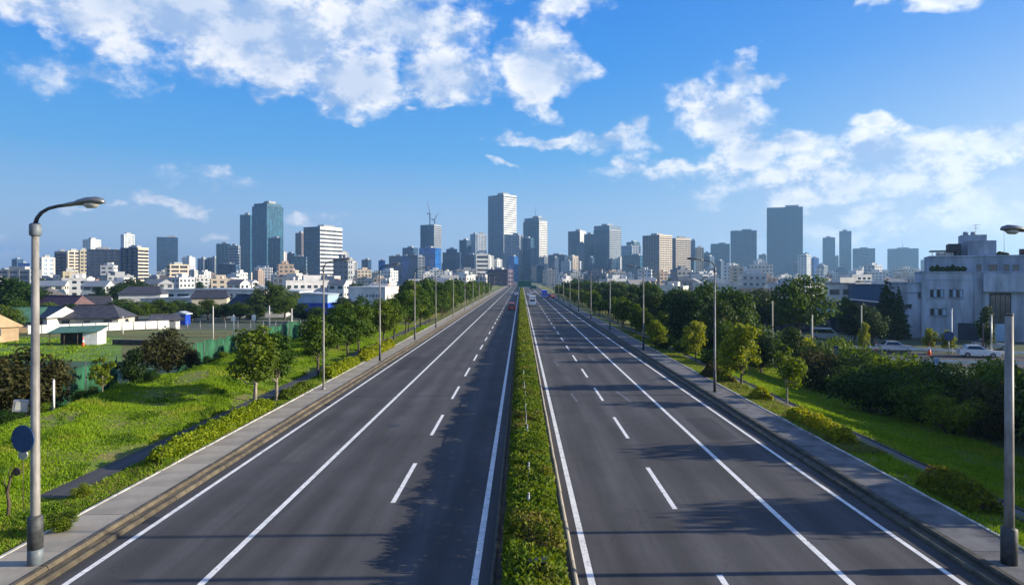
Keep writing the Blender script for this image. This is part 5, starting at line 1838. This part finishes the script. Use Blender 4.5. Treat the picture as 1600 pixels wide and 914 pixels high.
tower('dark teal block with pale top stripes before the twin towers', 357, 372, 375, 384, 1050, 'stripe_grey', 2)
tower('shorter of the twin teal towers', 375, 391, 395, 336, 1260, 'glass_teal', 1.2)
tower('tallest teal glass tower, its sunlit side reflecting the sky', 394, 417, 442.5, 317, 1180, 'glass_teal', 1.0, crown=(2.0, 5))
tower('dark block standing against the sunlit side of the tallest teal tower', 419, 438, 441.5, 372, 1080, 'glass_teal', 1.6)
tower('thin bright sliver block beside the tallest teal tower', 442.5, 443.5, 447, 394, 1100, 'white', .5)
tower('small blue block between the teal tower and the striped white one', 446, 460, 463, 396, 1150, 'glass_teal', 1.6)
tower('pinkish brown tower peeping out behind the striped white building', 462, 471, 478, 364, 1450, 'brown', .9)
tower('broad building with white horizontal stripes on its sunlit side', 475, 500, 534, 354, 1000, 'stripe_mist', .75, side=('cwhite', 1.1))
tower('dark blue block low before the striped white building', 457, 478, 480, 401, 900, 'glass_teal', 2)
tower('slim white block right behind the striped white building', 533, 535, 543, 394, 1080, 'white', .6)
tower('small pale pinkish block past the slim white block', 544, 546, 557, 408, 1150, 'white', .6)
tower('low navy block in front of the teal office block', 340, 368, 373, 413, 800, 'slate', 2)
tower('navy square block at the edge of the blue glass group', 608, 628, 629, 400, 1050, 'glass_navy', 1.8)
tower('dark block with a flat top behind the blue glass group', 629, 646, 653, 387, 1250, 'glass_navy', 1.6)
tower('lighter blue glass block in the middle of the blue group', 628, 639.5, 640.5, 400, 980, 'glass_blue', 1.6)
tower('deep blue glass block beside the pale grey sliver', 640, 652, 653, 399, 960, 'glass_navy', 1.6)
tower('pale grey sunlit block closing the blue glass group', 652, 653, 663, 401, 970, 'grey', .3)
ct, cw, cdp, cH, cth = tower('navy tower under construction with cranes on its roof', 657, 678, 689.5, 351, 1350, 'glass_navy', 1.1, roof=None, side=('cgrey', 3.5))
tower('broad blue glass podium below the crane tower', 655, 680, 689, 387, 1200, 'glass_blue', 1.4)
tower('dark block with a terraced top right of the crane tower', 692, 718, 720, 389, 1150, 'slate', 1.8, crown=(5, 6))
tower('slate tower with a pinkish sunlit edge', 718, 729, 736, 375, 1400, 'slate', 1.1)
tower('pale blue slim block before the grey striped tower', 735, 743, 746, 366, 1480, 'pale', 1.4)
tower('grey tower with a sunlit striped upper side', 745, 746.5, 760, 366, 1430, 'white_glass', .4)
tower('dark navy block in front of the grey striped tower', 722, 741, 743.5, 398, 1000, 'slate', 1.5)
tower('white banded mid-rise left of the tallest tower', 743, 744.5, 763, 397, 950, 'stripe_white', .5)
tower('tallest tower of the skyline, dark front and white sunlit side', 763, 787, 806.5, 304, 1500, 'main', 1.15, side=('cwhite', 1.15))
tower('dark striped annex at the foot of the tallest tower', 788, 811, 814, 367, 1400, 'stripe_grey', 1.5)
tower('narrow dark block between the tallest tower and the curved one', 810, 816, 819, 370, 1450, 'glass_navy', 1.2)
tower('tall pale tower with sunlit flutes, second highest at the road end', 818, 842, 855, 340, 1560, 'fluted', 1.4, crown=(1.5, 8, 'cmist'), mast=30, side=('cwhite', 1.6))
tower('lower pale-edged block in front of the fluted tower', 817, 829, 834, 372, 1420, 'bluegrey', 1.5)
tower('purple-brown block at the end of the road with a white sunlit end', 763, 793, 801, 421, 640, 'purple', 1.8)
tower('low dark block with an uneven roof right of the fluted tower', 857, 882, 886, 398, 1250, 'slate', 1.6)
tower('light blue low block beside the grey tower pair', 877, 890, 892, 408, 1050, 'pale', 1.6)
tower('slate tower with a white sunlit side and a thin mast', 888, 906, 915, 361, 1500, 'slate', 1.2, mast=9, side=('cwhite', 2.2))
tower('pale grey-blue tower beside the capped tower', 913, 928, 929.5, 366, 1450, 'bluegrey', 1.6)
tower('dark lower block in front of the pale grey-blue tower', 899, 913, 915, 380, 1380, 'slate', 1.6)
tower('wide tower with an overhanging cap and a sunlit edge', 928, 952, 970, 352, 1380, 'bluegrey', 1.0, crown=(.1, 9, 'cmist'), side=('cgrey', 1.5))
tower('block with a teal roof storey behind white panels', 979, 990, 999.5, 378, 1600, 'glass_teal', 1.0)
tower('pale blue office block left of the pinkish apartment tower', 971, 988, 990, 384, 1480, 'pale', 1.6)
tower('bright white panel block below the teal roof storey', 987, 988, 1001, 384, 1440, 'white', .4)
tower('low teal blue block before the white panel block', 972, 1000, 1005, 399, 1200, 'glass_teal', 1.8)
tower('apartment tower with grey front and pink sunlit balconies', 1005, 1030, 1049, 367, 1080, 'flats_mauve', 1.1, side=('ccream', 1.1))
tower('apartment tower with a narrow dark front and a pale sunlit side', 1049, 1056, 1078, 372, 1150, 'flats_mauve', .45, side=('ccream', 1.2))
tower('dark blue sliver tower behind the pale apartment tower', 1076, None, 1086, 376, 1400, 'glass_navy')
tower('sandy slim tower with a rounded look past the apartments', 1087, 1089, 1099, 387, 1300, 'sand', .6)
tower('blue slim tower behind the curved lamp arm', 1098, None, 1110, 395, 1500, 'bluegrey')
tower('blue square tower left of the wide blue one', 1111, None, 1140, 381, 1900, 'bluegrey')
tower('wide blue tower with a slanted roof edge', 1142, None, 1182, 360, 1850, 'bluegrey')
tower('distant small pinkish tower left of the giant blue slab', 1186, None, 1197, 398, 2200, 'brown')
tower('giant blue-grey slab tower, the widest on the shaded side', 1198.5, None, 1254, 323, 1750, 'bluegrey', ratio=.6)
tower('distant small block tucked behind the giant slab', 1253, None, 1263, 396, 2200, 'brown')
tower('dark low block between the giant slab and the thin twin towers', 1275, None, 1289, 413, 1500, 'slate')
tower('shorter of the two thin blue towers', 1286, None, 1304.5, 371, 2100, 'bluegrey')
tower('distant pinkish sliver between the thin blue towers', 1304, None, 1310, 400, 2400, 'brown')
tower('taller of the two thin blue towers', 1312, None, 1330, 361, 2100, 'bluegrey')
tower('dark round-shouldered block below the thin twin towers', 1304, None, 1324, 417, 1500, 'slate', crown=(6, 6))
tower('square blue block with a small roof box right of the twins', 1333, None, 1367, 388, 2000, 'bluegrey')
tower('broad pale-blue slab with a single antenna beside the grey building', 1387, None, 1435, 388, 2150, 'bluegrey', ratio=.5, mast=24)
tower('far pale gridded block touching the grey building edge', 1439, None, 1452, 406, 1700, 'pale')
tower('white low block with flat roof beyond the cream apartments', 62, 66, 84, 402, 620, 'white', .5)
tower('long grey low block at the picture edge above the trees', -20, 46, 62, 421, 420, 'grey', 2.5)
tower('tan low block under the balcony apartments', 96, 99, 120, 424, 430, 'sand', .5)

# mid-rise blocks filling the gaps of the skyline
r_ = random.Random(404)
SPOTS = []
for k in range(400):
    if len(SPOTS) >= 62:
        break
    px = r_.uniform(0, 1290) if k % 3 else r_.uniform(540, 1130)
    if 795 < px < 822 or any(abs(px - q[0]) < 9 for q in SPOTS):
        continue
    SPOTS.append((px, r_.uniform(398, 420), r_.uniform(10, 20), r_.uniform(1180, 1420)))
for k, (px, yt, wd, d) in enumerate(sorted(SPOTS)):
    st, ad = r_.choice((('slate', 'dark blue'), ('bluegrey', 'blue'), ('glass_navy', 'navy glass'), ('grey', 'grey'), ('white_glass', 'pale'), ('glass_blue', 'bright blue glass'), ('flats', 'cream'), ('white', 'white')))
    tower(f'{ad} mid-rise block in the skyline gaps, {ordn(k + 1)} across from the apartment slabs', px, px + wd * r_.uniform(.4, .7), px + wd, yt, d, st, 1.2)

# cranes on the tower under construction
def crane(lx, ly, h, jib, tilt, label):
    c, s_ = math.cos(-cth), math.sin(-cth)
    wx, wy_ = ct.location.x + lx * c - ly * s_, ct.location.y + lx * s_ + ly * c
    e = empty('tower_crane', (wx, wy_, GROUND_Z + cH))
    m = MB()
    for a in (-.9, .9):
        for b in (-.9, .9):
            m.box(a - .3, a + .3, b - .3, b + .3, -1, h, M['roof_maroon'])
    k = 0
    z = 0
    while z < h - 2:
        m.tube([(-.9, -.9, z), (.9, -.9, z + 2)], .2, M['roof_maroon'], 4)
        z += 2
    m.obj('mast', e)
    MB().box(-1.8, 1.8, -1.6, 1.6, h, h + 2.6, T['cgrey']).obj('cab', e)
    j = Vector((math.cos(R(tilt)), 0, math.sin(R(tilt))))
    m = MB()
    for off in (-.7, .7):
        m.tube([(0, off, h + 2), tuple(Vector((0, off * .3, h + 2)) + j * jib)], [.45, .3], M['roof_maroon'], 4)
    m.tube([(0, 0, h + 4), tuple(Vector((0, 0, h + 2)) + j * jib * .98)], .25, M['roof_maroon'], 4)
    m.obj('jib', e)
    MB().box(-6, -3.5, -1.2, 1.2, h + 1, h + 3.4, T['cslate']).obj('counterweight', e)
    MB().tube([(-4.5, 0, h + 2), (0, 0, h + 2.4)], .5, M['roof_maroon'], 4).obj('counter_jib', e)
    tag(e, label, 'crane')


crane(-cw * .15, 0, 22, 26, 103, 'taller red crane with its jib raised on the unfinished tower')
crane(cw * .7, -cdp * .3, 9, 17, 60, 'shorter crane at the sunlit corner of the unfinished tower')

# ------------------------------------------------------------------ low houses and small blocks of the city
def walls_rand(name, ramp):
    m = bpy.data.materials.new(name)
    m.use_nodes = True
    nt = m.node_tree
    b = nt.nodes['Principled BSDF']
    oi = nt.nodes.new('ShaderNodeObjectInfo')
    cr = nt.nodes.new('ShaderNodeValToRGB')
    cr.color_ramp.interpolation = 'CONSTANT'
    while len(cr.color_ramp.elements) < len(ramp):
        cr.color_ramp.elements.new(.5)
    for i, (el_, c) in enumerate(zip(cr.color_ramp.elements, ramp)):
        el_.position = i / len(ramp)
        el_.color = (*c, 1)
    nt.links.new(oi.outputs['Random'], cr.inputs[0])
    tc = nt.nodes.new('ShaderNodeTexCoord')
    n = N(nt, 'ShaderNodeTexNoise', i_Scale=.4, i_Detail=5.0)
    nt.links.new(tc.outputs['Object'], n.inputs['Vector'])
    nt.links.new(mixc(nt, smooth(nt, n.outputs['Fac'], .3, .7, 0, .3), cr.outputs[0], (.25, .24, .22), 'MIX'), b.inputs['Base Color'])
    b.inputs['Roughness'].default_value = .8
    return m


LW = walls_rand('city_walls', [(.72, .71, .69), (.62, .60, .56), (.56, .47, .37), (.40, .41, .43), (.74, .73, .71), (.66, .66, .67), (.34, .25, .20), (.50, .52, .55), (.70, .66, .58), (.22, .24, .28)])
LR = walls_rand('city_roofs', [(.10, .10, .12), (.30, .31, .33), (.20, .10, .08), (.06, .08, .13), (.40, .40, .40), (.12, .16, .22), (.24, .23, .22)])


def low_block(w, dp, h, seed, gable=False):
    r = random.Random(seed)
    m = MB()
    m.box(-w / 2, w / 2, -dp / 2, dp / 2, -.3, h, LW)
    fl = 3.1
    z = 1.0
    while z < h - 1.2:
        n = max(2, int(w / 3.2))
        for k in range(n):
            a = -w / 2 + w * (k + .22) / n
            b = -w / 2 + w * (k + .78) / n
            for sg in (-1, 1):
                y = sg * dp / 2
                m.box(a, b, y - .07, y + .07, z, z + 1.35, M['win'])
        n = max(2, int(dp / 3.2))
        for k in range(n):
            a = -dp / 2 + dp * (k + .25) / n
            b = -dp / 2 + dp * (k + .75) / n
            for sg in (-1, 1):
                x = sg * w / 2
                m.box(x - .07, x + .07, a, b, z, z + 1.35, M['win'])
        if r.random() < .5:
            m.box(-w / 2 - .5, w / 2 + .5, -dp / 2 - .6, -dp / 2 + .01, z - .45, z - .25, LW)
        z += fl
    if gable:
        a, b, t = w / 2 + .5, dp / 2 + .5, h + dp * .28
        m.face([(-a, -b, h - .1), (a, -b, h - .1), (a, 0, t), (-a, 0, t)], LR)
        m.face([(a, b, h - .1), (-a, b, h - .1), (-a, 0, t), (a, 0, t)], LR)
        for s_ in (-1, 1):
            m.face([(s_ * a * .98, -b, h - .1), (s_ * a * .98, b, h - .1), (s_ * a * .98, 0, t)], LW)
        m.face([(-a, -b, h - .12), (-a, b, h - .12), (a, b, h - .12), (a, -b, h - .12)], LR)
    else:
        m.box(-w / 2 - .15, w / 2 + .15, -dp / 2 - .15, dp / 2 + .15, h - .1, h + .55, LW)
        m.box(-w / 2 + .2, w / 2 - .2, -dp / 2 + .2, dp / 2 - .2, h + .5, h + .58, LR)
        m.box(-w * .1, w * .28, -dp * .2, dp * .25, h + .5, h + 2.9, LW)
        m.tube([(-w * .3, 0, h + .5), (-w * .3, 0, h + 2.0)], .9, LW, 8)
        m.box(w * .32, w * .42, -dp * .3, -dp * .1, h + .5, h + 1.4, LR)
    return m.mesh('low_building')


PROTO = [low_block(9, 8, 5.6, 1, True), low_block(11, 8, 5.8, 2, True), low_block(8, 7, 6.2, 3, True), low_block(13, 10, 9.5, 4), low_block(10, 9, 12.5, 5), low_block(18, 11, 9.3, 6), low_block(14, 12, 15.6, 7), low_block(24, 12, 7.2, 8), low_block(12, 12, 22, 9), low_block(9, 10, 18.8, 10), low_block(20, 13, 19, 11)]
r_ = random.Random(2024)
placed = []
ZONES = ((-30, 330, 'among the roofs before the apartment slabs', 'low buildings before the apartment slabs'), (330, 600, 'at the feet of the teal and striped towers', 'low buildings below the teal towers'), (600, 780, 'at the feet of the blue glass and crane towers', 'low buildings below the crane tower'), (845, 1010, 'right of the road end below the capped tower', 'low buildings below the capped tower'), (1010, 1200, 'behind the dark trees below the apartment towers', 'low buildings below the pink apartment towers'), (1200, 1460, 'along the haze below the thin twin towers', 'low buildings below the thin twin towers'))
n = 0
LOWS = {}
for attempt in range(6000):
    if n >= 292:
        break
    px = r_.uniform(-30, 1460)
    d = 285 + 900 * r_.random() ** 1.15
    x = PX(px, d)
    if abs(x) < 34 or (d < 330 and px < 520 and px > 200):
        continue
    if any((x - a) ** 2 + (d - b) ** 2 < (14 + .012 * d) ** 2 for a, b in placed):
        continue
    zone = next((z for z in ZONES if z[0] <= px < z[1]), None)
    if zone is None:
        continue
    if d < 420:
        p = r_.choice([0, 1, 2, 0, 1, 3, 7, 5])
    elif d < 700:
        p = r_.choice([0, 1, 3, 3, 4, 5, 7, 2, 9])
    else:
        p = r_.choice([3, 4, 5, 6, 6, 8, 9, 10, 4])
    placed.append((x, d))
    o = meshobj('low_building', PROTO[p])
    o.location = (x, d, GROUND_Z)
    o.rotation_euler = (0, 0, R(r_.choice((0, 90)) + r_.uniform(-30, 30)))
    s_ = r_.uniform(.85, 1.2)
    o.scale = (s_, s_, s_ * r_.uniform(.85, 1.15))
    kind_ = ('gable-roofed little house', 'flat-roofed low block', 'slim flat-roofed mid-rise block', 'long low flat-roofed building')[0 if p < 3 else 3 if p in (5, 7, 10) else 2 if p in (8, 9) else 1]
    tag(o, kind_ + ' ' + zone[2], 'building', zone[3])
    LOWS.setdefault(o['label'], []).append((px, o))
    n += 1
for lb, lst in LOWS.items():
    for k, (_, o) in enumerate(sorted(lst, key=lambda q: q[0])):
        o['label'] = f'{lb}, {ordn(k + 1)} across'
# trees between them
cr_ = []
for k in range(46):
    px = r_.uniform(-20, 1450)
    d = r_.uniform(270, 620)
    x = PX(px, d)
    if abs(x) < 26:
        continue
    cr_.append((px, plant(r_.choice(('big', 'deep')), x, d, GROUND_Z, 'dark tree crown between the far low-rise roofs', r_.uniform(.7, .95), 'dark crowns between the far roofs')))
for k, (_, o) in enumerate(sorted(cr_, key=lambda q: q[0])):
    o['label'] = f'dark tree crown between the far low-rise roofs, {ordn(k + 1)} across'

# ------------------------------------------------------------------ haze
hz = MB().box(-7050, 7050, -120, 8050, GROUND_Z - 1.5, 330, M['white'])
me = hz.mesh('haze')
me.materials.clear()
hm = bpy.data.materials.new('haze_air')
hm.use_nodes = True
nt = hm.node_tree
nt.nodes.clear()
out = nt.nodes.new('ShaderNodeOutputMaterial')
pv = nt.nodes.new('ShaderNodeVolumePrincipled')
pv.inputs['Color'].default_value = (.32, .62, 1.0, 1)
pv.inputs['Density'].default_value = HAZE
pv.inputs['Anisotropy'].default_value = .35
nt.links.new(pv.outputs[0], out.inputs['Volume'])
me.materials.append(hm)
ho = meshobj('haze', me)
tag(ho, 'thin pale blue haze lying over the whole city', 'haze', kind='stuff')
